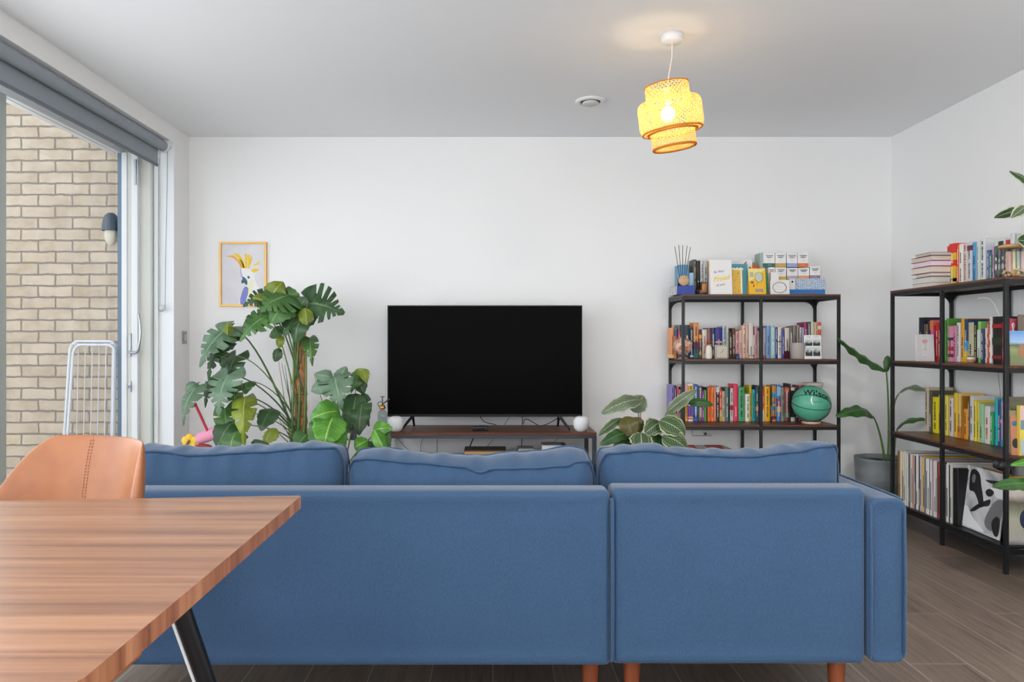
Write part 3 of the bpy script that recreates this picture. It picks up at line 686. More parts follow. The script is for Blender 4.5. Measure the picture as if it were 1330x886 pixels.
# ================================================================== SHELVING UNITS
def unit(name, label, M, L=1.0, D=.36, posts=(0, .5, 1.0)):
    """frame of square tubes; local x along its length, y 0 = front, D = back"""
    r = thing(name, label, 'shelving unit'); r.matrix_world = M; p = .018; Z = (1.365, .955, .54, .125)
    for x in posts:
        for y in (0, D-p): MB().box(x-(p if x == L else p/2 if x else 0), x+(0 if x == L else p/2 if x else p), y, y+p, 0, Z[0]-.0125).build('post', M_BLACK, r, bevel=.0015)
    for i, z in enumerate(Z):
        MB().box((.0 if i == 0 else p+.001), (L if i == 0 else L-p-.001), (0 if i == 0 else p*.2), D-.0005 if i == 0 else D-p*.2, z-.012, z).build('shelf_board', M_WALNUT if i < 3 else M_BLACK, r, bevel=.0012)
        fr = MB(); t = .02
        for y in (.001, D-p+.001): fr.box(p*.6, L-p*.6, y, y+p-.002, z-.012-t, z-.0125)
        for x in (.001, L-p+.001): fr.box(x, x+p-.002, p*.6, D-p*.6, z-.012-t, z-.0125)
        fr.build('shelf_frame', M_BLACK, r)
    # curved corner gussets in the side frames and at the back
    for zi in (0, 1):
        z = Z[zi]-.0325; R = .058
        def gus(sx):
            return [(0, 0)]+[(sx*(R-R*math.sin(a)), -(R-R*math.cos(a))) for a in [PI/2*k/8 for k in range(9)]]
        for x0, sx in ((p, 1), (L-p, -1)):
            g = MB(); g.prism([(x0+u, z+v) for u, v in gus(sx)], D-p+.004, D-.004); g.build('gusset', M_BLACK, r)
        for y0, sy in ((D-p, -1),):
            for x0 in (.004, L-p+.004):
                g = MB(); g.prism([(y0+u, z+v) for u, v in gus(sy)], x0, x0+.01, axes='yz'); g.build('gusset', M_BLACK, r)
    for x in posts:
        s = MB()
        for z in (1.30, .90, .5): s.ball((x-(p/2 if x == L else 0)+(p/2 if x == 0 else 0), -.0005, z), .003, 8, 6)
        s.build('screw', mat('#3a3c40', .3, .8, name='screw_metal'), r)
    return r
UB = Matrix.Translation((1.194, 4.757, 0))
unit('bookcase', 'open black and walnut bookcase against the back wall right of the television', UB, D=.37)
UR = Matrix(((0, 1, 0, 2.345), (-1, 0, 0, 4.452), (0, 0, 1, 0), (0, 0, 0, 1)))
unit('bookcase', 'open black and walnut bookcase along the right wall holding records', UR, D=.365)
# white cable under the top board of the right unit, wire outline on wall
cable('white cable hanging below the top board of the right bookcase', chain_b(P(1270, 388, 3.9), P(1283, 385, 3.9), P(1290, 386, 3.85), P(1299, 414, 3.8)), .0035, M_WHITEPL)
cable('thin black flex drooping from the middle board of the right bookcase', chain_b(P(1297, 483, 3.95), P(1296, 495, 3.95), P(1300, 505, 3.95), P(1299, 516, 3.95)), .0014, M_CABG)
wh = thing('wire_hook', 'thin dark wire rack bracket on the wall below the books', 'hook', P(914, 563, 5.14))
MB().tube([Vector(P(899, 559, 5.14))-wh.location, Vector(P(899, 566, 5.14))-wh.location, Vector(P(925, 566, 5.14))-wh.location], .002, 6).build('wire', M_GREYMETAL, wh)
MB().ball((0.01, -.004, -.002), .009, 10, 8).build('knob', M_GREYMETAL, wh)
# ================================================================== BOOKS
import colorsys
def cname(h):
    r, g, b = (int(h[i:i+2], 16)/255 for i in (1, 3, 5)); H, L, s = colorsys.rgb_to_hls(r, g, b); H *= 360
    if L < .17: return 'black'
    if L > .80 and s < .55: return 'cream' if (r-b) > .07 else 'white'
    if s < .12: return 'dark grey' if L < .38 else 'grey' if L < .62 else 'light grey'
    if 12 <= H < 50 and s < .33: return 'dark brown' if L < .3 else 'taupe' if L < .58 else 'beige'
    d = 'dark ' if L < .3 else 'pale ' if L > .68 else ''
    for lim, nm in ((12, 'red'), (34, 'orange'), (65, 'yellow'), (90, 'lime'), (160, 'green'), (196, 'teal'), (250, 'blue'), (290, 'purple'), (335, 'magenta'), (361, 'red')):
        if H < lim: break
    if nm == 'red' and L > .6: return 'pink'
    if nm == 'magenta' and L > .55: return 'pink'
    if nm == 'orange' and L < .42: return 'brown'
    if nm == 'orange' and L > .72: return 'peach'
    if nm == 'blue' and L < .32: return 'navy'
    return d+nm
PAGE = mat('#E4DDCC', .8, name='book_pages')
def book_mesh(w, h, d, seed, hard=True, ink=True, band=None):
    """spine faces local -y, width along x, stands on z = 0"""
    R = random.Random(seed); mb = MB(); c = .0022 if hard else .0010; e = .0025 if hard else 0
    sp = []                                               # slightly rounded spine
    rb = min(.0035, w*.18)
    for k in range(7): u = -1+2*k/6; sp.append((u*w/2, rb*u*u))
    outer = sp; inner = [(x*(1-2*c/w), y+c) for x, y in sp][::-1]
    poly = outer+[(w/2, d), (w/2-c, d)]+[(x, y) for x, y in inner]+[(-w/2+c, d), (-w/2, d)]
    mb.prism(poly, 0, h, 0, axes='xy')
    mb.box(-w/2+c, w/2-c, rb+c, d-e-.001, e, h-e, 1)
    if ink:
        n = R.choice((1, 2, 2, 3)); z = h*R.uniform(.1, .16)
        bw = w*.30
        for q in range(n):
            L = h*R.uniform(.12, .42)
            k = 0; zz = z
            while zz < min(z+L, h*.92):
                s_ = R.uniform(.004, .010); t = bw*R.uniform(.6, 1)
                mb.box(-t/2, t/2, -.0005, .0004, zz, zz+s_, 2); zz += s_+R.uniform(.0015, .003)
            z = z+L+h*R.uniform(.05, .14)
    if band:
        for z0, z1, mi in band:
            mb.box(-w/2-.0003, w/2+.0003, -.0004, d*.98, h*z0, h*z1, mi)
    return mb
BOOKS = []
def book(px, Yb, base, w, h, d, hexc, row, seed, M=None, hard=True, bands=(), lean=0, inkc=None, ink=True, extra=''):
    r, g, b = (int(hexc[i:i+2], 16) for i in (1, 3, 5)); lum = (r*.3+g*.59+b*.11)
    mats = [mat(hexc, .5), PAGE, mat(inkc or ('#2A2A2E' if lum > 120 else '#E8E2D4'), .5)]
    bl_ = []
    for z0, z1, hc in bands: mats.append(mat(hc, .5)); bl_.append((z0, z1, len(mats)-1))
    o = book_mesh(w, h, d, seed, hard, ink and w > .008, bl_).build('book', mats)
    o.matrix_world = M @ Matrix.Rotation(lean, 4, 'Y')
    BOOKS.append(dict(o=o, row=row, c=cname(hexc), w=w, h=h, bands=bands, extra=extra)); return o
def back_row(row, base, Ysp, spec, ox, oy, s, d0=.122):
    for i, t in enumerate(spec):
        x0, x1, yt, hc = t[:4]; kw = t[4] if len(t) > 4 else {}
        A_ = P(ox+x0/s, oy+yt/s, Ysp); B_ = P(ox+x1/s, oy+yt/s, Ysp)
        w = max(.005, B_.x-A_.x-.0012); h = A_.z-base-.001; R = random.Random(row+hc+str(i)); lean = kw.get('lean', 0)
        dy = kw.get('dy', 0)+R.uniform(-.004, .004); kw = {k: v for k, v in kw.items() if k not in ('lean', 'dy')}
        if h > .27: h = .27
        M = Matrix.Translation(((A_.x+B_.x)/2, Ysp+dy, base+.0012+abs(math.sin(lean))*w/2))
        book(0, Ysp, base, w, h, d0*R.uniform(.88, 1.05), hc, row, i*7+len(row), M, R.random() > .4, lean=lean, **kw)
m_ = 'middle shelf of the bookcase by the back wall'; l_ = 'lower shelf of the bookcase by the back wall'
TOPB = 'top of the bookcase by the back wall'
rowB2 = [(76, 116, 230, '#E79A66', dict(bands=[(.02, .12, '#F0C878')])), (120, 160, 245, '#D5825A', dict( bands=[(.75, .98, '#4A5C86')])), (176, 204, 190, '#5B6468', dict(bands=[(.55, .8, '#C8486A')])), (206, 262, 190, '#29313A'), (264, 340, 190, '#22343F', dict(bands=[])), (346, 392, 240, '#1D3A5E', dict(bands=[(.04, .1, '#D8DCE0')])),
 (396, 472, 155, '#DD9158', dict(bands=[(.0, .26, '#2B6A70'), (.26, .46, '#6A2440')])), (478, 518, 315, '#8C4A30', dict(bands=[(.15, .27, '#E8B030'), (.5, .6, '#4A4C90'), (.8, .95, '#E0A840')])), (524, 590, 255, '#D8CEC6', dict(inkc='#B03A3A')), (594, 648, 235, '#8A5A58'), (652, 708, 232, '#233C68'),
 (712, 812, 228, '#3A2D82', dict(bands=[(.50, .56, '#D8A83C')], inkc='#C8A0D8')), (816, 864, 205, '#A9BFCC'), (870, 904, 215, '#CBC5B6'), (906, 954, 290, '#3B2F2A'), (957, 999, 235, '#5C3C2A'),
 (1004, 1056, 282, '#DDA49E', dict(bands=[(.02, .15, '#24508C')])), (1058, 1100, 264, '#E4B6AA', dict(inkc='#8A3A3A')), (1102, 1148, 200, '#E8C8B2'), (1150, 1190, 188, '#DDB0A2'), (1193, 1256, 158, '#EBE3D8', dict(bands=[(.06, .1, '#B8A890')])), (1258, 1284, 335, '#DED6C6', dict(bands=[(.05, .15, '#2a2a2a')]))]
rowB2b = [(152, 192, 195, '#C98F98'), (195, 218, 255, '#B9AA9C'), (240, 262, 210, '#94808A'), (272, 311, 215, '#A9A3AC', dict(bands=[(.0, .1, '#7A5A40')])), (313, 364, 185, '#7D9CCD'), (366, 429, 190, '#9AC0C2', dict(inkc='#E8F0F0')), (431, 462, 206, '#2D3592'), (466, 514, 205, '#DDD2C8', dict(bands=[(.52, .55, '#302a2a')])), (517, 553, 250, '#3C4E9E'), (556, 616, 215, '#D7C9BC', dict(bands=[(.0, .24, '#6A1428')])),
 (620, 664, 205, '#6C6762'), (667, 713, 190, '#81797A'), (715, 752, 180, '#9A8B7B'), (756, 784, 205, '#D4D2C8'), (786, 813, 210, '#A8A0CC'), (816, 858, 140, '#A3205E', dict(inkc='#F0C8D8')), (861, 904, 134, '#2A4236'), (907, 953, 130, '#CEC8B6'), (956, 994, 142, '#E2BA90'), (997, 1046, 138, '#CF5A42', dict(bands=[(.2, .3, '#E8D8B8'), (.5, .6, '#E8D8B8'), (.8, .9, '#E8D8B8')]))]
back_row(m_, .955, 4.955, rowB2, 865, 405, 11.08); back_row(m_, .955, 4.955, rowB2b, 965, 405, 10.23)
rowB3 = [(68, 119, 115, '#8A7AC2'), (122, 152, 120, '#3F3752', dict(inkc='#F0F0F0')), (158, 188, 145, '#CA486A'), (190, 212, 178, '#BFA6A2', dict(bands=[(.3, .5, '#4A9A78')])), (214, 252, 150, '#33302F'), (255, 275, 190, '#6E4668'), (277, 316, 115, '#E9A44A', dict(bands=[(.72, .99, '#E6A0B4')])), (320, 390, 95, '#ECE5E2', dict(bands=[(.12, .42, '#7A50A8'), (.05, .10, '#E07030'), (.8, .95, '#F0A830')])),
 (394, 466, 108, '#2A6AAC', dict(bands=[(.1, .18, '#142C58')])), (470, 520, 125, '#6B5268', dict(bands=[(.1, .4, '#8A7A6A')])), (523, 551, 200, '#A23EB2'), (553, 580, 185, '#5CAE38'), (582, 598, 150, '#2B2D62'), (600, 654, 150, '#EE7122', dict(inkc='#A03A10')), (656, 698, 148, '#F2863E'), (699, 718, 130, '#F29C92'), (722, 768, 132, '#343634', dict(bands=[(.83, .99, '#C9D2C4')])), (771, 806, 165, '#E6412E', dict(bands=[(.0, .32, '#C89A28')])),
 (809, 853, 205, '#BDB092'), (857, 903, 150, '#5E7879'), (905, 920, 152, '#1B1C1E'), (922, 972, 160, '#D5CDC8', dict(bands=[(.34, .48, '#B8243A')])), (976, 1040, 102, '#E7375A', dict(inkc='#F8B8C0')), (1046, 1133, 146, '#47A372'), (1138, 1200, 242, '#EDE5CF', dict(dy=-.012)), (1203, 1234, 120, '#DCC022'), (1239, 1290, 182, '#21AEA6'), (1293, 1328, 130, '#2D5169', dict(bands=[(.3, .42, '#D08058')]))]
rowB3b = [(206, 216, 112, '#2C3D5C'), (222, 258, 140, '#5A4A48'), (263, 284, 152, '#D64A32', dict(bands=[(.0, .35, '#D8CBBE')])), (287, 362, 125, '#EFAE16', dict(inkc='#6A4A10')), (366, 386, 170, '#282320'), (389, 446, 112, '#C48A42', dict(bands=[(.05, .15, '#702030'), (.3, .42, '#3A88B8'), (.66, .8, '#3898C0'), (.5, .55, '#3A88B8')])), (451, 504, 105, '#3F82C2', dict(bands=[(.26, .4, '#E8A878'), (.42, .62, '#8A3A78'), (.7, .95, '#90B8E0')])), (508, 553, 135, '#8D8979'), (558, 612, 130, '#8C4048', dict(bands=[(.1, .25, '#5A8A70'), (.85, .98, '#D86048')])), (614, 632, 88, '#1C1A1C'),
 (636, 690, 140, '#D8D1C8', dict(bands=[(.12, .92, '#2A2628')])), (693, 742, 140, '#302B2E'), (744, 800, 112, '#A32A4A'), (803, 850, 122, '#54434A')]
back_row(l_, .54, 4.968, rowB3, 865, 490, 11.08); back_row(l_, .54, 4.968, rowB3b, 965, 490, 10.23)
rowT = [(190, 328, 320, '#629ABC', dict(ink=False)), (331, 388, 442, '#A8C8DE', dict(dy=-.03)), (392, 444, 245, '#504C49', dict(inkc='#C8B890')), (447, 492, 260, '#2A2927', dict(inkc='#E8E4DC')), (497, 544, 260, '#DAD8D8'), (546, 602, 262, '#D0CDD0'), (608, 640, 272, '#D6A05E', dict(bands=[(.7, .98, '#E8C050')]))]
back_row(TOPB, 1.365, 4.98, rowT, 865, 315, 11.08)

# right unit: spines face the room (-X); px is measured along the row
RT, RM, RL = 'top of the bookcase along the right wall', 'middle shelf of the bookcase along the right wall', 'lower shelf of the bookcase along the right wall'
def right_row(row, base, Xs, spec, ox, oy, s, d0=.138):
    for i, t in enumerate(spec):
        x0, x1, yt, hc = t[:4]; kw = dict(t[4]) if len(t) > 4 else {}
        Y0 = PXY(ox+x0/s, Xs); Y1 = PXY(ox+x1/s, Xs)
        w = max(.005, Y0-Y1-.0012); Ym = (Y0+Y1)/2; h = zat(oy+yt/s, Ym)-base-.001; dx = kw.pop('dx', 0); dd = kw.pop('d', None)
        R = random.Random(row+hc+str(i)); h = min(h, .33)
        M = Matrix.Translation((Xs+dx+R.uniform(0, .006), Ym, base+.0012)) @ Matrix.Rotation(-PI/2, 4, 'Z')
        book(0, 0, base, w, h, dd or d0*R.uniform(.85, 1.05), hc, row, i*5+len(row)+3, M, R.random() > .5, **kw)
rR1 = [(462, 480, 258, '#D83028'), (482, 562, 228, '#DE3226', dict(bands=[(.02, .48, '#E8C21C'), (.62, .78, '#E8C21C'), (.12, .2, '#3A8A40')], d=.146)), (565, 593, 242, '#E25A44', dict(inkc='#F8E8E0')), (595, 640, 232, '#E9E6DE'), (643, 692, 226, '#D9CCC0', dict(inkc='#A04038')), (695, 743, 210, '#CFD0DA', dict(bands=[(.8, .92, '#8A3050')])), (746, 791, 216, '#52A0CC'), (794, 832, 200, '#D2DAD4', dict(inkc='#909890')), (835, 893, 172, '#DDE0E0', dict(d=.146)), (899, 930, 300, '#5A6AA8'), (933, 958, 330, '#3A7A58'), (961, 984, 262, '#E0B4DA'), (990, 1022, 212, '#D6E4CE', dict(bands=[(.0, .3, '#5AA088')])), (1026, 1082, 200, '#3D3A38'), (1085, 1112, 192, '#DEDAD4'), (1116, 1156, 186, '#C82A2C', dict(bands=[(.35, .55, '#E8E4DE')])), (1166, 1214, 112, '#D8D8DC'), (1218, 1246, 118, '#B8B8AE'), (1250, 1300, 192, '#D4D4D6')]
right_row(RT, 1.365, 2.515, rR1, 1175, 290, 8.58)
rR2 = [(108, 163, 110, '#20252E', dict(inkc='#8890A0')), (166, 188, 186, '#57504A'), (191, 212, 186, '#8C6C5A'), (214, 229, 150, '#2A2428'), (233, 274, 140, '#E25CA6', dict(bands=[(.75, .98, '#E08048')])), (277, 292, 200, '#B02040'), (294, 330, 170, '#C81E28'), (333, 352, 240, '#8A5048'), (375, 418, 140, '#4E8A38'), (422, 442, 122, '#5C9A3E', dict(d=.148)), (446, 500, 210, '#DB8FAC', dict(bands=[(.12, .22, '#702838'), (.3, .42, '#C02840'), (.6, .68, '#4A2830')])), (503, 541, 205, '#D88AAA'), (546, 586, 170, '#E2DEDC'), (590, 628, 122, '#F0A41E', dict(d=.148)), (632, 670, 130, '#23466E', dict(bands=[(.0, .26, '#E0B828'), (.26, .5, '#4A9AC8')])), (673, 735, 168, '#CEC6A8', dict(inkc='#1c1c1c')), (739, 786, 166, '#201F1F', dict(inkc='#A8B070')), (790, 822, 156, '#8ECB66', dict(bands=[(.12, .8, '#D8E0D8')])), (826, 858, 240, '#2E4468'), (861, 888, 232, '#DCD0BC'), (890, 915, 160, '#CC2A2C', dict(inkc='#F0E0D8')), (918, 950, 100, '#E6DCD2', dict(d=.148)), (955, 1060, 100, '#201B1E', dict(ink=False, bands=[(.76, .84, '#B02A24'), (.1, .17, '#8A2A26'), (.4, .55, '#2A3A26')])), (1064, 1100, 160, '#E0423E'), (1104, 1168, 110, '#2A2224')]
right_row(RM, .955, 2.535, rR2, 1180, 400, 8.86)
rR3 = [(150, 186, 97, '#CDBBA0', dict(d=.146)), (189, 213, 128, '#5A554A'), (217, 272, 192, '#EFD722'), (275, 300, 170, '#E6CF20'), (303, 342, 170, '#C8B040'), (345, 374, 180, '#E5D55C'), (380, 420, 200, '#E0CCC9'), (425, 459, 152, '#F0CC32', dict(inkc='#181818', d=.146)), (462, 496, 158, '#EEC674', dict(bands=[(.0, .26, '#E08848')])), (499, 514, 180, '#B07818', dict(d=.146)), (516, 557, 306, '#F0A232'), (560, 574, 230, '#7A5A38'), (577, 614, 180, '#DCD8D4', dict(d=.147)), (617, 643, 226, '#F3DA2E'), (646, 667, 242, '#D6C654'), (669, 712, 258, '#A0CCA2'), (715, 768, 280, '#E4DCD2', dict(inkc='#B02838')), (775, 808, 332, '#2F9F5E'), (811, 842, 200, '#24B0C0'), (845, 872, 212, '#3B4A7A'), (875, 912, 215, '#52AECA', dict(inkc='#F0A0C0', bands=[(.5, .58, '#E88AB0')])), (916, 968, 190, '#7C7660')]
right_row(RL, .54, 2.54, rR3, 1180, 490, 7.387)
# spelled labels: colour, width, height, neighbours and row; ordinals only where needed
ORD = 'first second third fourth fifth sixth seventh eighth ninth tenth eleventh twelfth thirteenth fourteenth fifteenth sixteenth seventeenth eighteenth nineteenth twentieth'.split()
SHORT = {m_: 'middle shelf, back bookcase', l_: 'lower shelf, back bookcase', TOPB: 'top of the back bookcase', RT: 'top of right bookcase', RM: 'middle shelf, right bookcase', RL: 'lower shelf, right bookcase'}
rows = {}
for b in BOOKS: rows.setdefault(b['row'], []).append(b)
used = set()
for rname, L in rows.items():
    hs = sorted(b['h'] for b in L); ws = sorted(b['w'] for b in L); same = {}
    for i, b in enumerate(L):
        size = ('tall ' if b['h'] >= hs[int(len(hs)*.8)] else 'short ' if b['h'] <= hs[int(len(hs)*.2)] else '')+('thick ' if b['w'] >= ws[int(len(ws)*.75)] else 'thin ' if b['w'] <= ws[int(len(ws)*.25)] else '')
        ln = L[i-1]['c'] if i else None; rn = L[i+1]['c'] if i+1 < len(L) else None
        if ln is None: pos = 'at the left end'
        elif rn is None: pos = 'at the right end'
        elif ln == rn: pos = f'between two {ln} books'
        else: pos = f'between {ln} and {rn} books'
        b['lab'] = f"{size}{b['c']} book {pos}, {SHORT[rname]}"
        b['o']['category'] = 'book'; b['o']['group'] = 'books on the '+rname
    cnt = {}
    for b in L: cnt.setdefault(b['c'], []).append(b)
    labs = {}
    for b in L: labs.setdefault(b['lab'], []).append(b)
    for lab, g in labs.items():
        for b in g:
            if len(g) > 1:
                k = cnt[b['c']].index(b); b['lab'] = f"{ORD[min(k, 19)]} {b['c']} book from the left, {SHORT[rname]}"
            assert b['lab'] not in used, b['lab']
            used.add(b['lab']); b['o']['label'] = b['lab']

# ---- stack of lying books on the right unit (page edges towards the room)
lay = [(0, .0, .032, '#E6E2DC', 'bottom'), (.033, .004, .042, '#6A6A6E', 'second from the bottom'), (.076, -.004, .026, '#26262A', 'third from the bottom, black covers'), (.103, .008, .044, '#C42A3A', 'red covers'), (.148, .0, .036, '#C63A48', 'fifth from the bottom, bright white pages'), (.185, .006, .034, '#7A4A48', 'second from the top'), (.220, -.006, .022, '#6E6E70', 'topmost, grey cover')]
STY = 4.235
for i, (z, dy, t, hc, nm) in enumerate(lay):
    t *= .80; z *= .80
    L_ = [.185, .18, .15, .19, .18, .195, .16][i]; Wd = [.14, .14, .13, .145, .14, .14, .13][i]
    mb = MB(); c = .0022
    mb.box(-Wd/2, Wd/2, -L_/2, L_/2, 0, c, 0); mb.box(-Wd/2, Wd/2, -L_/2, L_/2, t-c, t, 0); mb.box(Wd/2-c, Wd/2, -L_/2, L_/2, c, t-c, 0)
    mb.box(-Wd/2+.003, Wd/2-c, -L_/2+.003, L_/2-.003, c, t-c, 1)
    o = mb.build('book', [mat(hc, .5), mat(['#DAD4CC', '#DCD6CC', '#D8CFC8', '#E0D8CC', '#DDD8E2', '#D8C8BC', '#CFC0B4'][i], .8)]); o.location = (2.475+dy*.5, STY+dy+(.185-L_)*-.3, 1.3655+z); o.rotation_euler = (0, 0, dy*4)
    tag(o, f'lying book on the right bookcase stack, {nm}', 'book', 'stack of lying books')

# ================================================================== THINGS ON THE BACK BOOKCASE
TZ = 1.365
def card(name, label, cat, px0, px1, py0, Y, m, base, th=.003, tilt=.10, rz=0, parts=None, group=None):
    A_ = P(px0, py0, Y); B_ = P(px1, py0, Y); w = B_.x-A_.x; h = A_.z-base
    t = thing(name, label, cat, ((A_.x+B_.x)/2, Y, base+.0005), rz, group)
    M = Matrix.Rotation(-tilt, 4, 'X')
    MB().box(-w/2, w/2, 0, th, 0, h, M=M).build('board', m, t)
    if tilt: MB().box(-w/2, w/2, 0, th, 0, h, M=Matrix.Translation((0, (h*2)*math.sin(tilt)+.002, 0)) @ Matrix.Rotation(tilt, 4, 'X')).build('rear_flap', m, t)
    return t, w, h, M
X1 = lambda v: 865+v/11.08
Y1_ = lambda v: 315+v/11.08
X2 = lambda v: 965+v/11.08
INK = mat('#1E1E22', .5); WH = mat('#ECE9E8', .55, name='white_card'); YEL = mat('#F2D33C', .5); GOLD = mat('#E8B84A', .5)
# navy box with striped side
bx0 = P(X1(157), Y1_(622), 4.79); bx1 = P(X1(418), 0, 4.79)
nb = thing('navy_box', 'navy blue box with a black and white striped side under the reed diffuser', 'box', ((bx0.x+bx1.x)/2, 4.79, TZ+.0005))
w = bx1.x-bx0.x; h = bx0.z-TZ
MB().box(-w/2, w/2, 0, .19, 0, h).build('box_body', mat('#1B3C96', .45), nb, bevel=.0015)
mb = MB(); mb.box(-w/2-.001, -w/2-.0002, .004, .186, .002, h-.002, 0)
for k in range(4):
    y = .012+k*.045; mb.add([(-w/2-.0015, y, .003), (-w/2-.0015, y+.014, .003), (-w/2-.0015, y+.03, h-.003), (-w/2-.0015, y+.016, h-.003)], [(0, 1, 2, 3)], 1)
mb.build('striped_side', [WH, INK], nb)
# reed diffuser on it
rdY = 4.84; c_ = P(X1(237), Y1_(548), rdY); rd = thing('reed_diffuser', 'reed diffuser with round wooden front and five dark reeds on the navy box', 'reed diffuser', (c_.x, rdY, TZ+.0005+h))
mb = MB(); mb.lathe([(.001, 0), (.026, 0), (.031, .006), (.031, .046), (.026, .054), (.012, .058), (.010, .068)], 28); mb.build('bottle', m_glass('smoked_glass', '#9A8468', 1.5), rd)
mb = MB(); mb.lathe([(.001, -.002), (.031, -.002), (.033, 0), (.033, .008), (.031, .01), (.001, .01)], 36, M=Matrix.Translation((0, -.028, .034)) @ Matrix.Rotation(PI/2, 4, 'X')); mb.build('wooden_disc', m_wood('light_oak', '#B08A62', '#C6A078', '#D4B18A'), rd)
for i, (xt, yt) in enumerate(((126, 55), (184, 38), (242, 38), (303, 45), (352, 65))):
    tp = P(X1(xt), Y1_(yt), rdY+.01*(i % 2))-Vector(rd.location); MB().tube([((i-2)*.006, 0, .02), tp], .0021, 6).build('reed', INK, rd)
# candle jar
cj = P(X1(508), 0, 4.86); ca = thing('candle', 'smoked glass candle jar with an orange label beside the diffuser', 'candle', (cj.x, 4.86, TZ+.0005))
MB().lathe([(.001, 0), (.034, 0), (.036, .004), (.036, .082), (.034, .082), (.034, .006)], 32).build('jar', m_glass('grey_smoked_jar', '#D8D0CA', 1.3), ca)
MB().lathe([(.001, .005), (.033, .005), (.033, .035), (.001, .035)], 28).build('wax', mat('#B8ACA4', .6), ca)
mb = MB(); rws = []
for z in (.016, .074): rws.append([(.0368*math.sin(a), -.0368*math.cos(a), z) for a in [(-.15+1.0*k/10) for k in range(11)]])
mb.grid(rws, 0); mb.build('paper_label', mat('#CF8A56', .6), ca, solid=.0004)
# so very proud card
t, w, h, M = card('greeting_card', 'white greeting card reading So Very Proud of you on the back bookcase', 'greeting card', X1(640), X1(957), Y1_(243), 4.80, WH, TZ)
mb = MB(); T = lambda u, v: M @ Matrix.Translation((w*(u-.5), -.0006, h*v)) @ Matrix.Rotation(math.radians(-9), 4, 'Y') @ FRONT
for s_, u, v, sz, sh in (('So Very', .40, .66, .021, .3), ('of you!', .46, .28, .020, .3)):
    vs, fs = text_mesh(s_, sz, shear=sh, depth=.0003); mb.add(vs, fs, 0, M=T(u, v))
mb.build('printed_words', INK, t)
mb = MB(); vs, fs = text_mesh('Proud', .042, shear=.35, depth=.0003, bold=.001); mb.add(vs, fs, 0, M=T(.5, .46))
for v, a0, a1 in ((.55, .12, .92), (.37, .10, .70)):
    pts = [M @ Vector((w*(a0+(a1-a0)*k/12-.5), -.001, h*(v+.16*(k/12-.5)+.03*math.sin(k/12*6)))) for k in range(13)]; mb.tube(pts, [.0008+.0014*math.sin(PI*k/12) for k in range(13)], 6, flat=.3)
mb.build('yellow_lettering', YEL, t)
# teal card with glass of bubbles
t, w, h, M = card('greeting_card', 'teal greeting card showing a foaming golden glass', 'greeting card', X1(950), X1(1186), Y1_(305), 4.83, mat('#4A90A2', .5), TZ)
mb = MB(); mb.prism([(-w*.46, h*.02), (w*.14, h*.02), (w*.17, h*.82), (-w*.46, h*.82)], -.0012, -.0004, M=M); mb.build('printed_glass', GOLD, t)
mb = MB()
for q in range(9): mb.ball((-w*.44+w*.075*q, -.0012, h*(.84+.015*math.sin(q*2))), .009, 10, 6, sc=(1, .12, .7), M=M)
mb.box(w*.05, w*.14, -.0018, -.001, h*.05, h*.8, M=M); mb.build('printed_foam', mat('#F4EBC8', .5), t)
mb = MB(); R_ = random.Random(3)
for q in range(16): mb.ball((w*R_.uniform(-.42, .08), -.0014, h*R_.uniform(.06, .78)), .0022, 6, 4, sc=(1, .2, 1), M=M)
mb.build('printed_dots', mat('#5A3A1C', .6), t)
# red and white card behind, orange flower blob
t, w, h, M = card('greeting_card', 'white card with a red slanted motif standing behind the teal card', 'greeting card', X1(1075), X1(1240), Y1_(245), 4.93, WH, TZ, tilt=0)
mb = MB(); mb.prism([(-w*.48, h*.74), (w*.02, h*.9), (w*.02, h*.96), (-w*.48, h*.80)], -.001, -.0002); mb.build('red_motif', mat('#C2453C', .5), t)
mb = MB(); 
for q in range(5): mb.box(w*.2, w*.4, -.001, -.0002, h*(.35+.1*q), h*(.39+.1*q))
mb.build('printed_lines', mat('#6A5A58', .6), t)
t, w, h, M = card('greeting_card', 'card with an orange red flower peeking over the racket card', 'greeting card', X2(128), X2(250), Y1_(290), 4.935, mat('#8C8C7A', .6), TZ, tilt=0)
mb = MB(); mb.ball((w*.02, -.002, h*.86), .016, 14, 8, sc=(1, .15, 1)); mb.ball((-w*.3, -.002, h*.85), .011, 12, 8, sc=(1, .15, 1)); mb.build('flower', mat('#DC5630', .5), t)
# yellow racket card
t, w, h, M = card('greeting_card', 'yellow card picturing a tennis racket and a small player', 'greeting card', X2(90), X2(334), Y1_(368), 4.79, mat('#F0B722', .5), TZ)
mb = MB(); mb.prism([(-w*.5, h*.5), (-w*.1, h*.62), (w*.5, h*.98), (-w*.5, h*.98)], -.0006, -.0001, M=M); mb.build('pale_sky', mat('#E9DC8C', .5), t)
mb = MB(); rc = Vector((w*.10, -.001, h*.66)); L = [M @ (rc+Vector((w*.24*math.cos(a), 0, h*.19*math.sin(a)))) for a in [2*PI*k/24 for k in range(25)]]
mb.tube(L, .0018, 6, caps=False, flat=.4); mb.tube([M @ (rc+Vector((-w*.06, 0, -h*.18))), M @ (rc+Vector((-w*.16, 0, -h*.33)))], .0018, 6, flat=.4); mb.build('racket_outline', mat('#3E7A48', .5), t)
mb = MB(); mb.ball(rc, w*.23, 20, 6, sc=(1, .02, h*.18/(w*.23)), M=M); mb.build('racket_face', mat('#C9CDBE', .6), t)
mb = MB(); mb.ball((-w*.30, -.0015, h*.46), .0085, 12, 6, sc=(1.2, .15, .9), M=M); mb.ball((-w*.22, -.0015, h*.33), .005, 10, 6, sc=(1, .15, 1.6), M=M); mb.build('player', mat('#8E5A30', .6), t)
mb = MB(); R_ = random.Random(5)
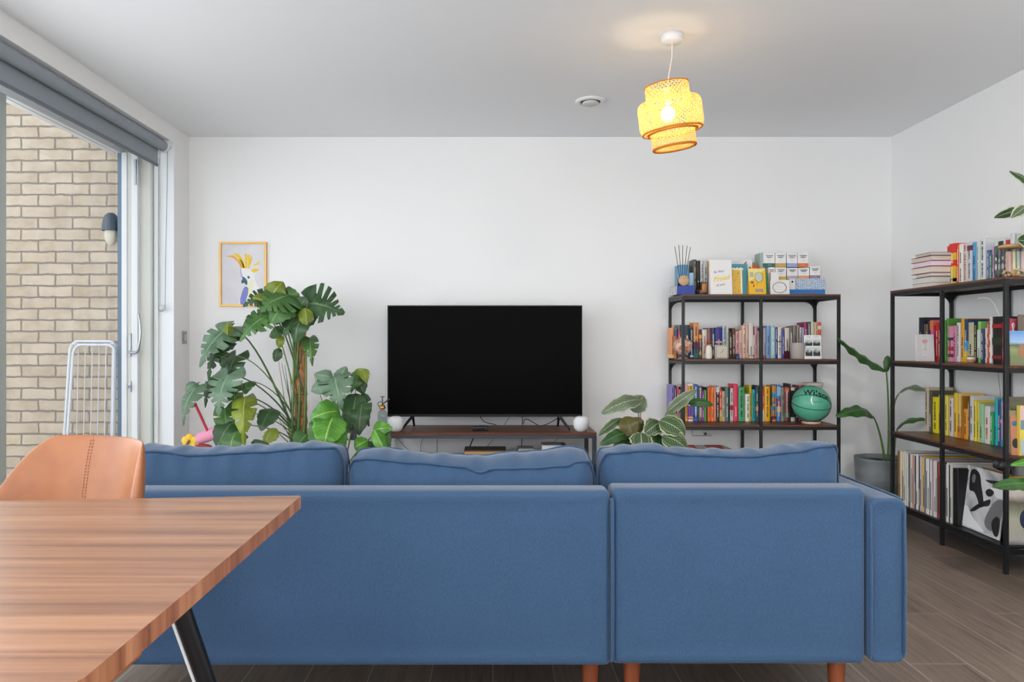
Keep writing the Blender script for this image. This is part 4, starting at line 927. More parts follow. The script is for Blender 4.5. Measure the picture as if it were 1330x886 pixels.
for v in (.16, .10):
    for q in range(4): mb.box(-w*.12+w*.12*q, -w*.12+w*.12*q+w*.09, -.0012, -.0003, h*v, h*(v+.05), M=M)
for q in range(3): mb.box(-w*.43, -w*.22, -.0012, -.0003, h*(.68+q*.06), h*(.71+q*.06), M=M)
mb.build('printed_marks', mat('#7C86A0', .6), t)
# thin standing cards
t, w, h, M = card('greeting_card', 'green card standing edge to edge with the yellow racket card', 'greeting card', X2(300), X2(368), Y1_(430), 4.84, mat('#2F8A58', .5), TZ)
t, w, h, M = card('greeting_card', 'pink and white card behind the oval card', 'greeting card', X2(366), X2(470), Y1_(420), 4.866, mat('#E8CDC4', .5), TZ, tilt=0)
t, w, h, M = card('greeting_card', 'small white landscape card with a grey oval drawing', 'greeting card', X2(400), X2(671), Y1_(546), 4.80, mat('#E6E3DE', .55), TZ)
mb = MB(); oc = Vector((-w*.02, -.001, h*.5))
for rr, ph in ((1, 0), (.93, 1)): mb.tube([M @ (oc+Vector((w*.37*rr*math.cos(a)+.0012*math.sin(9*a+ph), 0, h*.38*rr*math.sin(a)+.001*math.cos(7*a)))) for a in [2*PI*k/40 for k in range(41)]], .0009, 5, caps=False)
mb.build('oval_drawing', mat('#6A6A6E', .6), t)
mb = MB(); R_ = random.Random(8)
for q in range(14): mb.box(*(lambda x, z: (x, x+.006, -.001, -.0003, z, z+.0012))(w*R_.uniform(-.25, .2), h*R_.uniform(.3, .7)), M=M)
mb.build('faint_marks', mat('#B8B6B8', .6), t)
# question boxes
def tp_box(px0, px1, py0, py1, Y, band, edge, label, small=False, d=.075):
    A_ = P(X2(px0), Y1_(py0), Y); B_ = P(X2(px1), Y1_(py1), Y); w = B_.x-A_.x; base = B_.z; h = A_.z-base
    t = thing('card_box', label, 'card box', ((A_.x+B_.x)/2, Y, base), group='white question card boxes')
    MB().box(-w/2, w/2, 0, d, 0, h).build('box_body', WH, t, bevel=.001)
    MB().box(-w/2-.0004, w/2+.0004, -.0004, d+.0004, .0005, h*.26).build('coloured_band', mat(band, .5), t)
    mb = MB(); add_text(mb, 'TALKING', w*.165, (0, -.0006, h*.80), depth=.0002, bold=.0003); add_text(mb, 'POINT', w*.165, (0, -.0006, h*.67), depth=.0002, bold=.0003)
    mb.build('printed_title', INK, t)
    mb = MB(); mb.box(-w*.12, w*.12, -.0006, -.0001, h*.46, h*.49); mb.box(-w*.14, w*.14, -.0008, -.0005, h*.12, h*.15); mb.build('small_print', mat('#C8B8A8', .5), t)
    return t
YT = 4.885
# hidden support: white plain box behind the small cards, patterned box and blue box
def plainbox(name, label, x0, x1, y0, y1, Y, d, m, base=None):
    A_ = P(X2(x0), Y1_(y0), Y); B_ = P(X2(x1), Y1_(y1), Y); base = base if base is not None else B_.z
    t = thing(name, label, 'box', ((A_.x+B_.x)/2, Y, base)); w = B_.x-A_.x; h = A_.z-base
    MB().box(-w/2, w/2, 0, d, 0, h).build('box_body', m, t, bevel=.001); return t, w, h
t, w, hb = plainbox('blue_box', 'flat bright blue box at the bottom of the pile of boxes', 660, 1184, 676, 735, 4.865, .14, mat('#2F74B8', .5), TZ+.0005); z1 = TZ+.0005+hb
mb = MB(); mb.box(w*.02, w*.22, -.001, -.0002, hb*.35, hb*.6); mb.build('printed_word', mat('#7A5A8A', .5), t)
k = N('blue_dot_pattern', .5); v = k.coord(); ck = k.n('ShaderNodeTexVoronoi'); ck.inputs['Scale'].default_value = 120; ck.inputs['Randomness'].default_value = .25; k.l(v, ck.inputs['Vector']); k.color(k.ramp(ck.outputs['Distance'], [(.34, '#3F74A8'), (.44, '#DDE4EA')])); M_DOT = k.m
t, w, hp = plainbox('patterned_box', 'white box with a blue dotted pattern on top of the blue box', 757, 1184, 516, 0, 4.875, .12, M_DOT, z1+.0003); z2 = z1+.0003+hp
t, w, _ = plainbox('card_box', 'little white card box with black dot left of the dotted box', 668, 752, 510, 0, 4.868, .1, WH, z1+.0003)
mb = MB(); mb.ball((0, -.0005, .05), .007, 10, 6, sc=(1, .1, 1)); add_text(mb, 'TALKING', .0105, (0, -.0006, .077), depth=.0002); add_text(mb, 'POINT', .0105, (0, -.0006, .067), depth=.0002); mb.build('printed_title', INK, t)
t, w, _ = plainbox('white_box', 'plain white box hidden behind the small cards holding up the card boxes', 366, 655, 536, 0, 4.872, .12, WH, TZ+.0005); z3 = zat(Y1_(536), 4.872)
for px0, px1, band, edge, lab in ((366, 462, '#6E7A78', 0, 'lower row, leftmost of the four, half hidden by cards'), (470, 620, '#D2AC3C', 0, 'lower row, mustard band'), (636, 786, '#B9B6BC', 0, 'lower row, pale grey band'), (795, 953, '#E0926A', 0, 'lower row, orange outlined box')):
    q_ = tp_box(px0, px1, 355, 534 if px0 < 630 else 505, YT, band, edge, 'white card box, '+lab)
    q_.location.z = (z3 if px0 < 630 else z2)+.0006
tp_box(966, 1110, 342, 512, YT, '#8A7C90', 0, 'white card box with purple grey band, alone at the right end').location.z = z2+.0006
zt4 = z2+.0006+(zat(Y1_(355), YT)-zat(Y1_(505), YT))+.001
for px0, px1, band, lab in ((366, 458, '#23695E', 'dark green band'), (466, 618, '#C9A040', 'mustard yellow band'), (630, 782, '#8FA4D0', 'lavender blue band'), (790, 940, '#E2703A', 'bright orange band')):
    q_ = tp_box(px0 if px0 > 400 else 300, px1, 150, 350, YT, band, 0, 'white card box in the upper row with '+lab); q_.location.z = max(zt4, zat(Y1_(351), YT))
t, w, h = plainbox('grey_green_box', 'grey green upright box behind the left card boxes', 246, 299, 150, 735, 4.90, .1, mat('#9DB0A8', .6), TZ+.0005)
t, w, h = plainbox('white_carton', 'small white bottle carton standing behind the oval card', 400, 516, 430, 735, 4.835, .03, mat('#EAE6E6', .5), TZ+.0005)

# middle shelf ornaments
MZ = .9555; sY = 4.82
g = P(922, 0, 0); gl = thing('globe', 'small pink and cream globe on a stand at the left of the middle shelf', 'globe', (P(887.2, 0, 4.845).x, 4.845, MZ))
k = N('globe_map', .45); v = k.coord(scale=(1, 1, 1)); k.color(k.ramp(k.noise(v, 26, 3, .5), [(.40, '#D9A7A4'), (.47, '#E4C8A8'), (.53, '#C9664C'), (.60, '#A8AC8C')], 'CONSTANT'))
MB().ball((0, 0, .082), .056, 32, 20).build('ball', k.m, gl)
mb = MB(); mb.tube([(.061*math.sin(a), 0, .082+.061*math.cos(a)) for a in [(-.2-PI*k/16) for k in range(17)]], .0028, 8); mb.build('meridian', mat('#9A8F80', .35, .6, name='pewter'), gl)
MB().lathe([(.001, 0), (.034, 0), (.034, .006), (.012, .011), (.006, .022), (.001, .022)], 28).build('base', mat('#B08874', .5), gl)
# cream figurine with a red flower head
fx = P(865+615/11.08, 0, sY).x; fg = thing('figurine', 'cream ceramic figurine with a red flower head and green collar', 'figurine', (fx, sY, MZ))
MB().lathe([(.001, 0), (.019, 0), (.022, .008), (.022, .045), (.019, .07), (.013, .085), (.008, .09), (.001, .09)], 24).build('body', mat('#E5DACB', .5), fg)
mb = MB()
for a in range(7): mb.ball((.016*math.cos(a*.9), .008*math.sin(a*.9), .089+.002*(a % 2)), .008, 10, 6, sc=(1, .7, .5))
mb.build('collar', mat('#8E8A58', .6), fg)
mb = MB(); mb.ball((0, 0, .108), .0155, 16, 12, sc=(1, .9, .85)); mb.ball((.008, -.006, .112), .006, 8, 6); mb.ball((-.009, -.006, .110), .006, 8, 6); mb.build('head', mat('#B83A34', .45), fg)
mb = MB(); mb.ball((0, .002, .120), .011, 12, 8, sc=(1.2, .8, .4)); mb.build('leaf_cap', mat('#56703A', .6), fg)
# square clock
a = P(865+712/11.08, 405+478/11.08, sY); b = P(865+900/11.08, 0, sY); w = b.x-a.x; h = a.z-MZ
ck = thing('clock', 'square cream clock with checked border standing before the books', 'clock', ((a.x+b.x)/2, sY, MZ))
MB().box(-w/2, w/2, 0, .03, 0, h).build('case', mat('#D9CFBC', .5), ck, bevel=.003)
mb = MB(); R_ = .007; n = 10
for i in range(n):
    if i % 1 == 0:
        u = -w/2+.004+(w-.008)*(i+.25)/n; uw = (w-.008)/n*.5
        for z in (.003, h-.010): mb.box(u, u+uw, -.0008, .0001, z, z+R_)
        z = .004+(h-.008)*(i+.25)/n
        for x in (-w/2+.003, w/2-.010): mb.box(x, x+R_, -.0008, .0001, z, z+(h-.008)/n*.5)
mb.build('checked_border', INK, ck)
MB().box(-w/2+.014, w/2-.014, -.001, .0001, .014, h-.014).build('dial', mat('#C9C0B0', .6), ck)
mb = MB(); mb.tube([(0, -.0018, h/2), (.010, -.0018, h/2+.017)], .0011, 6); mb.tube([(0, -.0018, h/2), (-.012, -.0018, h/2-.005)], .0009, 6); mb.ball((0, -.002, h/2), .002, 8, 6)
for q in range(12): mb.box(.026*math.sin(q*PI/6)-.0008, .026*math.sin(q*PI/6)+.0008, -.0015, -.0009, h/2+.026*math.cos(q*PI/6)-.0012, h/2+.026*math.cos(q*PI/6)+.0012)
mb.build('hands', INK, ck)
# small navy vial
t = thing('small_jar', 'tiny blue jar in front of the pink books', 'jar', (P(865+1030/11.08, 0, 4.86).x, 4.86, MZ)); MB().lathe([(.001, 0), (.011, 0), (.012, .003), (.012, .02), (.009, .024), (.001, .024)], 16).build('glass', mat('#24508C', .25), t); MB().lathe([(.001, .024), (.009, .024), (.009, .031), (.001, .031)], 16).build('cap', mat('#1C2C48', .4), t)
# taupe plant pot
x0 = P(965+645/10.23, 0, sY).x; x1 = P(965+852/10.23, 0, sY).x; r = (x1-x0)/2; h = zat(405+412/10.23, sY)-MZ
pt_ = thing('ceramic_pot', 'plain taupe ceramic pot on the middle shelf', 'pot', ((x0+x1)/2, sY+.02, MZ))
MB().lathe([(.001, 0), (r*.88, 0), (r*.92, .004), (r, h-.003), (r*.98, h), (r*.93, h), (r*.86, .01), (.001, .01)], 40).build('pot_body', mat('#A79E97', .6, name='taupe_glaze'), pt_)
# photo print card
t, w, h, M = card('photo_card', 'white card with four small grey landscape photos', 'photo', 965+818/10.23, 965+1042/10.23, 405+312/10.23, 4.80, WH, MZ, tilt=.05)
k = N('misty_hill_photo', .5); v = k.coord('Generated'); sx = k.n('ShaderNodeSeparateXYZ'); k.l(v, sx.inputs[0])
hgt = k.math('ADD', k.math('MULTIPLY', k.noise(v, 2.2, 4), .7), .05); k.color(k.ramp(k.math('SUBTRACT', sx.outputs[2], hgt), [(.0, '#2E3434'), (.08, '#5A6262'), (.2, '#B8BCBC'), (.5, '#D2D6D4')]))
for i in (0, 1):
    for j in (0, 1):
        x_ = (-.44+.46*i)*w; z_ = (.12+.43*j)*h; MB().box(x_, x_+w*.42, -.0008, -.0001, z_, z_+h*(.38 if j == 0 else .28), M=M).build('small_photo', k.m, t)
mb = MB()
for i in (0, 1): mb.box((-.38+.46*i)*w, (-.10+.46*i)*w, -.0008, -.0001, h*.91, h*.93, M=M)
mb.build('caption_marks', mat('#6AA8A8', .5), t)
# basketball on a ring, stack behind it
LZ = .5405
R = .118; bY = 4.845; bc = P(965+905/10.23, 490+352/10.23, bY); bk = thing('basketball', 'mint green basketball with black seams on the lower shelf', 'basketball', (bc.x, bY, LZ+.012))
k = N('mint_rubber', .38); v = k.coord(); vo = k.n('ShaderNodeTexVoronoi'); vo.inputs['Scale'].default_value = 260; k.l(v, vo.inputs['Vector']); k.color(k.mix(.0, '#5DB393', '#5DB393')); k.bump(vo.outputs['Distance'], .25, .0008)
hb = Vector((0, 0, R-.004))
MB().ball(hb, R, 64, 40).build('ball', k.m, bk)
mb = MB(); rot = Euler((math.radians(-12), math.radians(14), math.radians(38))).to_matrix()
def sph(pts, r_=.0022): mb.tube([hb+(rot @ Vector(p)).normalized()*(R+.0002) for p in pts], r_, 6, caps=False)
A_ = [2*PI*k/72 for k in range(73)]
rot = Matrix.Identity(3); pole = Vector((.93, -.36, -.12)).normalized()
for q_ in ((-.25, -.80, .52), (-.45, -.88, -.22), (.05, -.55, -.85), (.3, .2, .95)):
    q_ = Vector(q_); n_ = (q_-pole*q_.dot(pole)).normalized(); sph([pole*math.cos(a)+n_*math.sin(a)*1.0 for a in A_])
mb.build('seams', INK, bk)
def wrap(txt, size, th, ph, m, name, bold=0):
    vs, fs = text_mesh(txt, size, depth=.0, bold=bold); mb = MB(); out = []
    B = Euler((0, 0, th)).to_matrix() @ Euler((ph, 0, 0)).to_matrix()
    for p in vs:
        a, b = p[0]/R, p[1]/R; d = Vector((math.sin(a)*math.cos(b), -math.cos(a)*math.cos(b), math.sin(b))); out.append(hb+(B @ d)*(R+.0007))
    mb.add(out, fs, 0); mb.build(name, m, bk)
wrap('Wilson', .050, math.radians(2), math.radians(-46)*-1*-1, INK, 'printed_name', .0012) if False else None
def wrap2(txt, size, lon, lat, roll, m, name, bold=0):
    vs, fs = text_mesh(txt, size, depth=.0, bold=bold); mb = MB(); out = []
    c = Vector((math.sin(lon)*math.cos(lat), -math.cos(lon)*math.cos(lat), math.sin(lat))); e = Vector((0, 0, 1)).cross(c)*-1; e = Vector((math.cos(lon), math.sin(lon), 0)); u = c.cross(e)*1
    if u.z < 0: u = -u
    for p in vs:
        x = p[0]*math.cos(roll)-p[1]*math.sin(roll); y = p[0]*math.sin(roll)+p[1]*math.cos(roll)
        out.append(hb+(c+e*(x/R)+u*(y/R)).normalized()*(R+.0022))
    mb.add(out, fs, 0); mb.build(name, m, bk)
wrap2('Wilson', .066, math.radians(0), math.radians(37), math.radians(-17), INK, 'printed_name', .0016)
wrap2('OFFICIAL SIZE', .009, math.radians(-4), math.radians(10), 0, mat('#2E5A4C', .5), 'small_print')
# white curved flash mark on the ball
mb = MB(); rows_ = []
for s_ in (-1, 1):
    L = []
    for k_ in range(13):
        t_ = k_/12; lon = math.radians(-24+11*(t_-.5)**2*4*.6+4*t_); lat = math.radians(2+32*t_); wdt = math.radians(2.2)*math.sin(PI*min(1, t_+.08))
        lon += s_*wdt; L.append(hb+Vector((math.sin(lon)*math.cos(lat), -math.cos(lon)*math.cos(lat), math.sin(lat)))*(R+.0009))
    rows_.append(L)
mb.grid(rows_, 0); mb.build('white_mark', mat('#F2F4F2', .4), bk)
t = thing('ball_stand', 'pale pink ring stand under the mint basketball', 'stand', (bc.x, bY, LZ)); MB().lathe([(.034, 0), (.055, 0), (.058, .006), (.056, .0135), (.046, .0135), (.036, .0045)], 40).build('ring', mat('#E8B8A8', .5), t)
t = thing('cream_bowl', 'cream knobbly bowl on books behind the basketball', 'bowl', (P(965+935/10.23, 0, 5.03).x, 5.03, LZ)); MB().lathe([(.001, 0), (.045, 0), (.05, .02), (.05, .20), (.062, .235), (.066, .25), (.060, .252), (.05, .235), (.001, .22)], 32).build('bowl_body', mat('#D4C6B8', .6), t)
# lower floor-shelf: red and white folded things
t = thing('storage_box', 'red and white patterned box on the bottom shelf behind the sofa', 'box', (P(921, 0, 4.86).x, 4.86, .1255))
w = .33; h = zat(584, 4.86)-.1255; MB().box(-w/2, w/2, 0, .22, 0, h).build('box_body', mat('#D9D4CC', .6), t, bevel=.01)
mb = MB()
for x_, ww in ((-.42, .2), (.0, .32)):
    mb.add([(w*x_, -.001, h*.5), (w*(x_+ww), -.001, h*.5), (w*(x_+ww), -.001, h*.98), (w*x_, -.001, h*.98)], [(0, 1, 2, 3)]); mb.add([(w*x_, -.001, h+.0006), (w*(x_+ww), -.001, h+.0006), (w*(x_+ww+.1), .218, h+.0006), (w*(x_+.08), .218, h+.0006)], [(0, 1, 2, 3)])
mb.build('red_patches', mat('#D8412C', .55), t)

# ================================================================== RIGHT BOOKCASE THINGS
RZ = 1.3655
# cards on the middle shelf, photos at the near end
def rcard(name, label, cat, px0, px1, py0, py1, X, m, rz=0, th=.006, d=None):
    """picture standing upright facing the room, rotated rz about z from facing -Y"""
    Y = None
def face_y(name, label, cat, px0, px1, py0, base, Y, m, th=.004, tilt=.08, group=None):
    A_ = P(px0, py0, Y); B_ = P(px1, py0, Y); w = B_.x-A_.x; h = A_.z-base
    t = thing(name, label, cat, ((A_.x+B_.x)/2, Y, base+.0005)); M = Matrix.Rotation(-tilt, 4, 'X')
    MB().box(-w/2, w/2, 0, th, 0, h, M=M).build('board', m, t); return t, w, h, M
t, w, h, M = face_y('greeting_card', 'white card with a faint pink rose on the right bookcase middle shelf', 'greeting card', 1180+88/8.86, 1180+300/8.86, 400+306/8.86, .955, 4.30, mat('#E8E4E4', .5), tilt=.07)
mb = MB()
for q in range(6): mb.ball((w*.0+.009*math.cos(q), -.001, h*.74+.007*math.sin(q)), .007, 10, 6, sc=(1, .08, .8), M=M)
mb.build('rose', mat('#E2A8A4', .6), t)
mb = MB(); mb.tube([M @ Vector((0, -.001, h*.70)), M @ Vector((.003, -.001, h*.42))], .0008, 5)
for v in (.94, .42, .14): mb.box(-w*.1, w*.08, -.001, -.0003, h*v, h*(v+.012), M=M)
mb.build('stem', mat('#8C9A8A', .6), t)
# globe ornament
oY = 4.02; oX = P(1180+722/8.86, 0, oY).x; t = thing('ornament', 'small striped round ornament before the books on the middle shelf', 'ornament', (2.48, PXY(1180+722/8.86, 2.48), .9555))
mb = MB(); mb.ball((0, 0, .021), .020, 16, 12, sc=(1, 1, .95)); mb.build('shell', mat('#E0DCD2', .5), t)
mb = MB(); mb.lathe([(.0204, -.006), (.0205, .004)], 20, center=(0, 0, .016)); mb.build('orange_stripe', mat('#D07838', .5), t); mb = MB(); mb.lathe([(.0175, .0), (.014, .006)], 20, center=(0, 0, .031)); mb.build('grey_stripe', mat('#5A6264', .5), t)
# dog photo and friends at the near end
k = N('dog_photo', .5); v = k.coord('Generated'); sx = k.n('ShaderNodeSeparateXYZ'); k.l(v, sx.inputs[0])
base_ = k.ramp(k.math('ADD', sx.outputs[2], k.math('MULTIPLY', k.noise(v, 9, 4), .10)), [(.0, '#8A8468'), (.30, '#7C8A5A'), (.52, '#9AA070'), (.64, '#5C6C50'), (.72, '#A8C4E4'), (1, '#6FA0DC')]); k.color(base_)
t, w, h, M = face_y('photo_print', 'photo of a dog on grass under blue sky at the end of the middle shelf', 'photo', 1312.5, 1350, 400+265/8.86, .955, 3.50, k.m, tilt=.03)
mb = MB(); mb.ball((-w*.05, -.001, h*.42), w*.22, 16, 8, sc=(.9, .02, 1.1), M=M); mb.ball((w*.08, -.0015, h*.56), w*.13, 14, 8, sc=(1, .03, 1.1), M=M); mb.build('dog_shape', mat('#A87A5C', .6), t)
mb = MB(); mb.ball((w*.08, -.003, h*.48), w*.06, 12, 6, sc=(1, .03, 1), M=M); mb.build('dog_muzzle', mat('#EADCCB', .6), t)
t, w, h, M = face_y('photo_print', 'darker photo print standing behind the dog photo', 'photo', 1180+1262/8.86, 1360, 400+78/8.86, .955, 3.60, mat('#7E6E62', .5), tilt=.0)
mb = MB(); R_ = random.Random(2)
for q in range(16): mb.ball((w*R_.uniform(-.4, .4), -.0006, h*R_.uniform(.5, .95)), .012, 8, 5, sc=(1, .04, .8))
mb.build('photo_figures', mat('#B8A090', .6), t)
t, w, h, M = face_y('greeting_card', 'pink red card with white swirl behind the photos on the middle shelf', 'greeting card', 1180+1172/8.86, 1180+1245/8.86, 400+125/8.86, .955, 3.66, mat('#DE5468', .5), tilt=0)
mb = MB(); mb.tube([(w*(-.05+.15*math.sin(a*2)), -.001, h*(.78+.12*math.cos(a))) for a in [2*PI*k_/30 for k_ in range(31)]], .003, 6, caps=False); mb.build('swirl', mat('#F4E4E4', .5), t)
# black and white print among the top books
t = thing('photo_print', 'black and white group photo standing before the top books', 'photo', (2.492, PXY(1175+1075/8.58, 2.492), 1.3655)); hh = .175
k = N('grey_group_photo', .5); v = k.coord('Generated'); k.color(k.ramp(k.noise(v, 5, 3), [(.4, '#2A2C2E'), (.6, '#6A6E70')]))
MB().box(0, .003, -.055, .055, 0, hh).build('board', k.m, t)
mb = MB()
for q in range(4): mb.ball((-.0008, -.038+.025*q, .10+.01*(q % 2)), .009, 10, 8, sc=(.05, .8, 1)); mb.ball((-.0008, -.038+.025*q, .07), .011, 10, 8, sc=(.05, .8, 1.4))
mb.build('photo_figures', mat('#D8D6D2', .6), t)
# glass jar with wooden lid
jX, jY = 2.435, 3.55; a = thing('glass_jar', 'glass jar with a flat wooden lid holding pasta at the near corner', 'jar', (jX+.02, jY, RZ))
r = .062; H = .155
MB().lathe([(.001, 0), (r-.003, 0), (r, .004), (r, H-.012), (r-.003, H-.012), (r-.003, .005), (.001, .005)], 40).build('glass', m_glass('jar_glass', '#FDFEFE', 1.2), a)
MB().lathe([(.001, H-.012), (r+.003, H-.012), (r+.004, H-.002), (r+.002, H), (.001, H)], 40).build('lid', m_wood('bamboo_lid', '#B98A54', '#CC9E66', '#DAB27C'), a)
mb = MB(); R_ = random.Random(9)
for q in range(46):
    aa = R_.uniform(0, 2*PI); rr = R_.uniform(0, .052); mb.ball((rr*math.cos(aa), rr*math.sin(aa), .012+R_.uniform(0, .036)), .0065, 6, 5, sc=(1.2, .8, .8))
o_ = mb.build('jar_filling', mat('#E0BC84', .7), a); o_['kind'] = 'stuff'
for q, c in enumerate(('#D8B0A4', '#E8D8B4', '#B8CCBC', '#E2C8C4')):
    MB().box(-.035+q*.02, -.022+q*.02, -.01, .01, .03, .125).build('sachet', mat(c, .6), a)
# figure photo and yellow book at the end of the lower shelf
t, w, h, M = face_y('photo_print', 'photo of a red haired person in blue at the end of the lower shelf', 'photo', 1314, 1324, 490+370/7.387, .54, 3.50, mat('#C6866A', .6), tilt=.05)
mb = MB(); mb.ball((0, -.001, h*.80), .012, 10, 8, sc=(1, .05, 1), M=M); mb.build('photo_hair', mat('#2C7AA0', .6), t); mb = MB(); mb.ball((.002, -.001, h*.3), .016, 10, 8, sc=(1, .05, 1.4), M=M); mb.build('photo_dress', mat('#2A3038', .6), t)
t, w, h, M = face_y('picture_book', 'upright picture book in yellow, pink and grey blocks at the lower shelf end', 'book', 1324.5, 1352, 490+275/7.387, .54, 3.485, mat('#E4CC54', .5), th=.02, tilt=0)
mb = MB(); mb.box(-w*.46, w*.5, -.001, -.0002, h*.72, h*.98); mb.build('pink_block', mat('#D8B8C0', .5), t)
mb = MB(); mb.box(-w*.46, w*.5, -.001, -.0002, h*.52, h*.71); mb.build('grey_block', mat('#6E8CA0', .5), t)
mb = MB(); mb.box(-w*.46, w*.5, -.001, -.0002, h*.02, h*.32); mb.build('pale_block', mat('#B8C8C8', .5), t)
# air plant tuft
tf = thing('air_plant', 'spiky little green air plant at the end of the lower shelf', 'plant', P(1315, 532, 3.535)); tf.location.z = zat(533, 3.535)
mb = MB(); R_ = random.Random(4)
for q in range(22):
    a_ = R_.uniform(0, 2*PI); e_ = R_.uniform(.1, 1.3); L_ = R_.uniform(.03, .06); d_ = Vector((math.cos(a_)*math.cos(e_), math.sin(a_)*math.cos(e_), math.sin(e_)))
    mb.tube([(0, 0, 0), d_*L_*.5, d_*L_+Vector((0, 0, -.008))], [.0015, .001, .0003], 5)
mb.build('spikes', mat('#6E7C54', .6), tf)
tfp = MB(); tfp.lathe([(.001, 0), (.025, 0), (.028, .01), (.026, tf.location.z-.5405), (.001, tf.location.z-.5405)], 20); o_ = tfp.build('pedestal', mat('#9A8A6A', .7), tf); o_.location.z = .5405-tf.location.z

# ---- records
VZ = .1255
rc_ = ['#7A5426', '#8A6434', '#B89A6A', '#E8E4DA', '#E9C46A', '#EEE8D8', '#3A3430', '#D8D4CE', '#C8C4C0', '#E6E2DC', '#6A6460', '#D4D0CA', '#B4A8A0', '#E0DCD4', '#C88A78', '#DCD4CC', '#3C4450', '#E4E0DA', '#D8C8C4', '#5A4A58', '#E2DED6', '#C4B8B0', '#EBC038', '#E6B42C', '#2C5A94', '#DCE0E4', '#E8E4E0', '#342E30', '#E6DEDC', '#385A88', '#E0B8B8', '#E4E2DE', '#D8CCCC', '#2A2A2C', '#DAD8D2', '#C05048', '#CFCBC4', '#E8E6E2', '#BEB4AC', '#4A4644', '#DADAD6', '#E4E2DC', '#3A3A3C', '#D6D2CA']
nR = len(rc_); Y = 4.425; RECS = []
wid = [.010, .011]+[random.Random(i).uniform(.0075, .0165) for i in range(nR-2)]
for i, hc in enumerate(rc_):
    w = wid[i]; Y -= w
    R_ = random.Random(i*3+1); hgt = .305+R_.uniform(-.006, .006); lean = .015+.03*(i/nR)
    mb = MB(); mb.box(0, .30, -w/2+.0005, w/2-.0005, 0, hgt)
    mb.box(-.0006, .0002, -w*.18, w*.18, .03, hgt*R_.uniform(.3, .8), 1) if i % 3 else None
    o = mb.build('record', [mat(hc, .5), mat('#4A4846' if int(hc[1:3], 16) > 120 else '#C8C0B4', .6)], bevel=0)
    o.location = (2.368+R_.uniform(0, .008), Y+w/2, VZ); o.rotation_euler = (-lean*0, 0, 0)
    RECS.append((o, cname(hc))); 
Yend = Y
cn = {}
for i, (o, c) in enumerate(RECS):
    l_n = RECS[i-1][1] if i else None; r_n = RECS[i+1][1] if i+1 < nR else None
    pos = 'at the far end of the row' if not l_n else 'at the near end of the row' if not r_n else f'between {l_n} and {r_n} ones'
    cn.setdefault(f'{c} record sleeve {pos}, bottom shelf of the right bookcase', []).append((i, o, c))
tot_c = {}
for i, (o, c) in enumerate(RECS): tot_c.setdefault(c, []).append(o)
for lab, L in cn.items():
    for i, o, c in L:
        tag(o, lab if len(L) == 1 else f'{ORD[min(tot_c[c].index(o), 19)]} {c} record sleeve from the far end, bottom shelf of the right bookcase', 'record', 'record sleeves on the bottom shelf')
# sleeves near the end, facing records
t = thing('record_crate_box', 'black cube box standing among the records', 'box', (2.375, Yend-.031, VZ)); MB().box(0, .075, -.02, .02, 0, .29).build('box_body', mat('#101012', .5), t, bevel=.002)
t = thing('record', 'tan brown record sleeves edge-on behind the black and white sleeve', 'record', (2.46, 3.68, VZ)); MB().box(0, .006, -.17, .11, 0, .31).build('sleeve', mat('#A8742E', .6), t)
t = thing('record', 'black record sleeve leaning behind the black and white one', 'record', (2.435, 3.70, VZ)); MB().box(0, .005, -.155, .15, 0, .295, M=Matrix.Rotation(.03, 4, 'Y')).build('sleeve', mat('#1A1A1C', .5), t)
cv = thing('record', 'black and white record sleeve with a close-up face facing the room', 'record', (2.392, 3.712, VZ+.003), math.radians(-2))
S_ = .31; Mv = Matrix.Rotation(math.radians(7), 4, 'Y') @ Matrix.Rotation(math.radians(0), 4, 'X')
k = N('monochrome_cover', .4); v = k.coord(); k.color(k.ramp(k.noise(v, 5, 3, .5, .8), [(.34, '#8C8C8E'), (.48, '#C8C8CA'), (.62, '#E6E6E8')]))
MB().box(0, .005, -S_/2, S_/2, 0, S_, M=Mv).build('sleeve', k.m, cv)
def on_cover(pts2, m, name, off=-.0008):
    """pts2: (u towards the near end, v up) in sleeve units"""
    mb = MB(); n = len(pts2); mb.add([(off, S_/2-u*S_, v*S_) for u, v in pts2]+[(off+.0006, S_/2-u*S_, v*S_) for u, v in pts2], [tuple(range(n)), tuple(range(2*n-1, n-1, -1))]+[(i, n+i, n+(i+1) % n, (i+1) % n) for i in range(n)], 0, M=Mv); return mb.build(name, m, cv)
def blob(pts, n=8):
    out = []; m = len(pts)
    for i in range(m):
        p0, p1, p2, p3 = (Vector(pts[(i+j-1) % m]) for j in range(4))
        for k_ in range(n):
            t = k_/n; out.append(tuple(.5*((2*p1)+(-p0+p2)*t+(2*p0-5*p1+4*p2-p3)*t*t+(-p0+3*p1-3*p2+p3)*t**3)))
    return out
DK = mat('#232325', .4); MG = mat('#77777A', .4); LG = mat('#EDEDEE', .4)
on_cover(blob([(.10, .90), (.20, .96), (.34, .90), (.42, .72), (.50, .55), (.52, .42), (.44, .40), (.34, .52), (.24, .60), (.12, .62)]), DK, 'dark_shape')
on_cover(blob([(.16, .84), (.20, .88), (.25, .84), (.24, .76), (.19, .74), (.16, .78)]), MG, 'grey_shape', -.0014)
on_cover(blob([(.50, .84), (.66, .86), (.82, .88), (.98, .92), (.98, .86), (.80, .82), (.62, .81)]), DK, 'dark_shape')
on_cover(blob([(.54, .66), (.62, .72), (.74, .70), (.70, .62), (.60, .60)]), DK, 'dark_shape')
on_cover(blob([(.20, .28), (.34, .40), (.52, .50), (.68, .56), (.66, .46), (.48, .40), (.32, .30)]), DK, 'dark_shape')
on_cover(blob([(.60, .20), (.68, .40), (.80, .56), (.98, .60), (.98, .30), (.84, .12), (.70, .10)]), MG, 'grey_shape')
on_cover(blob([(.78, .22), (.88, .34), (.97, .28), (.96, .06), (.86, .06)]), DK, 'dark_shape', -.0014)
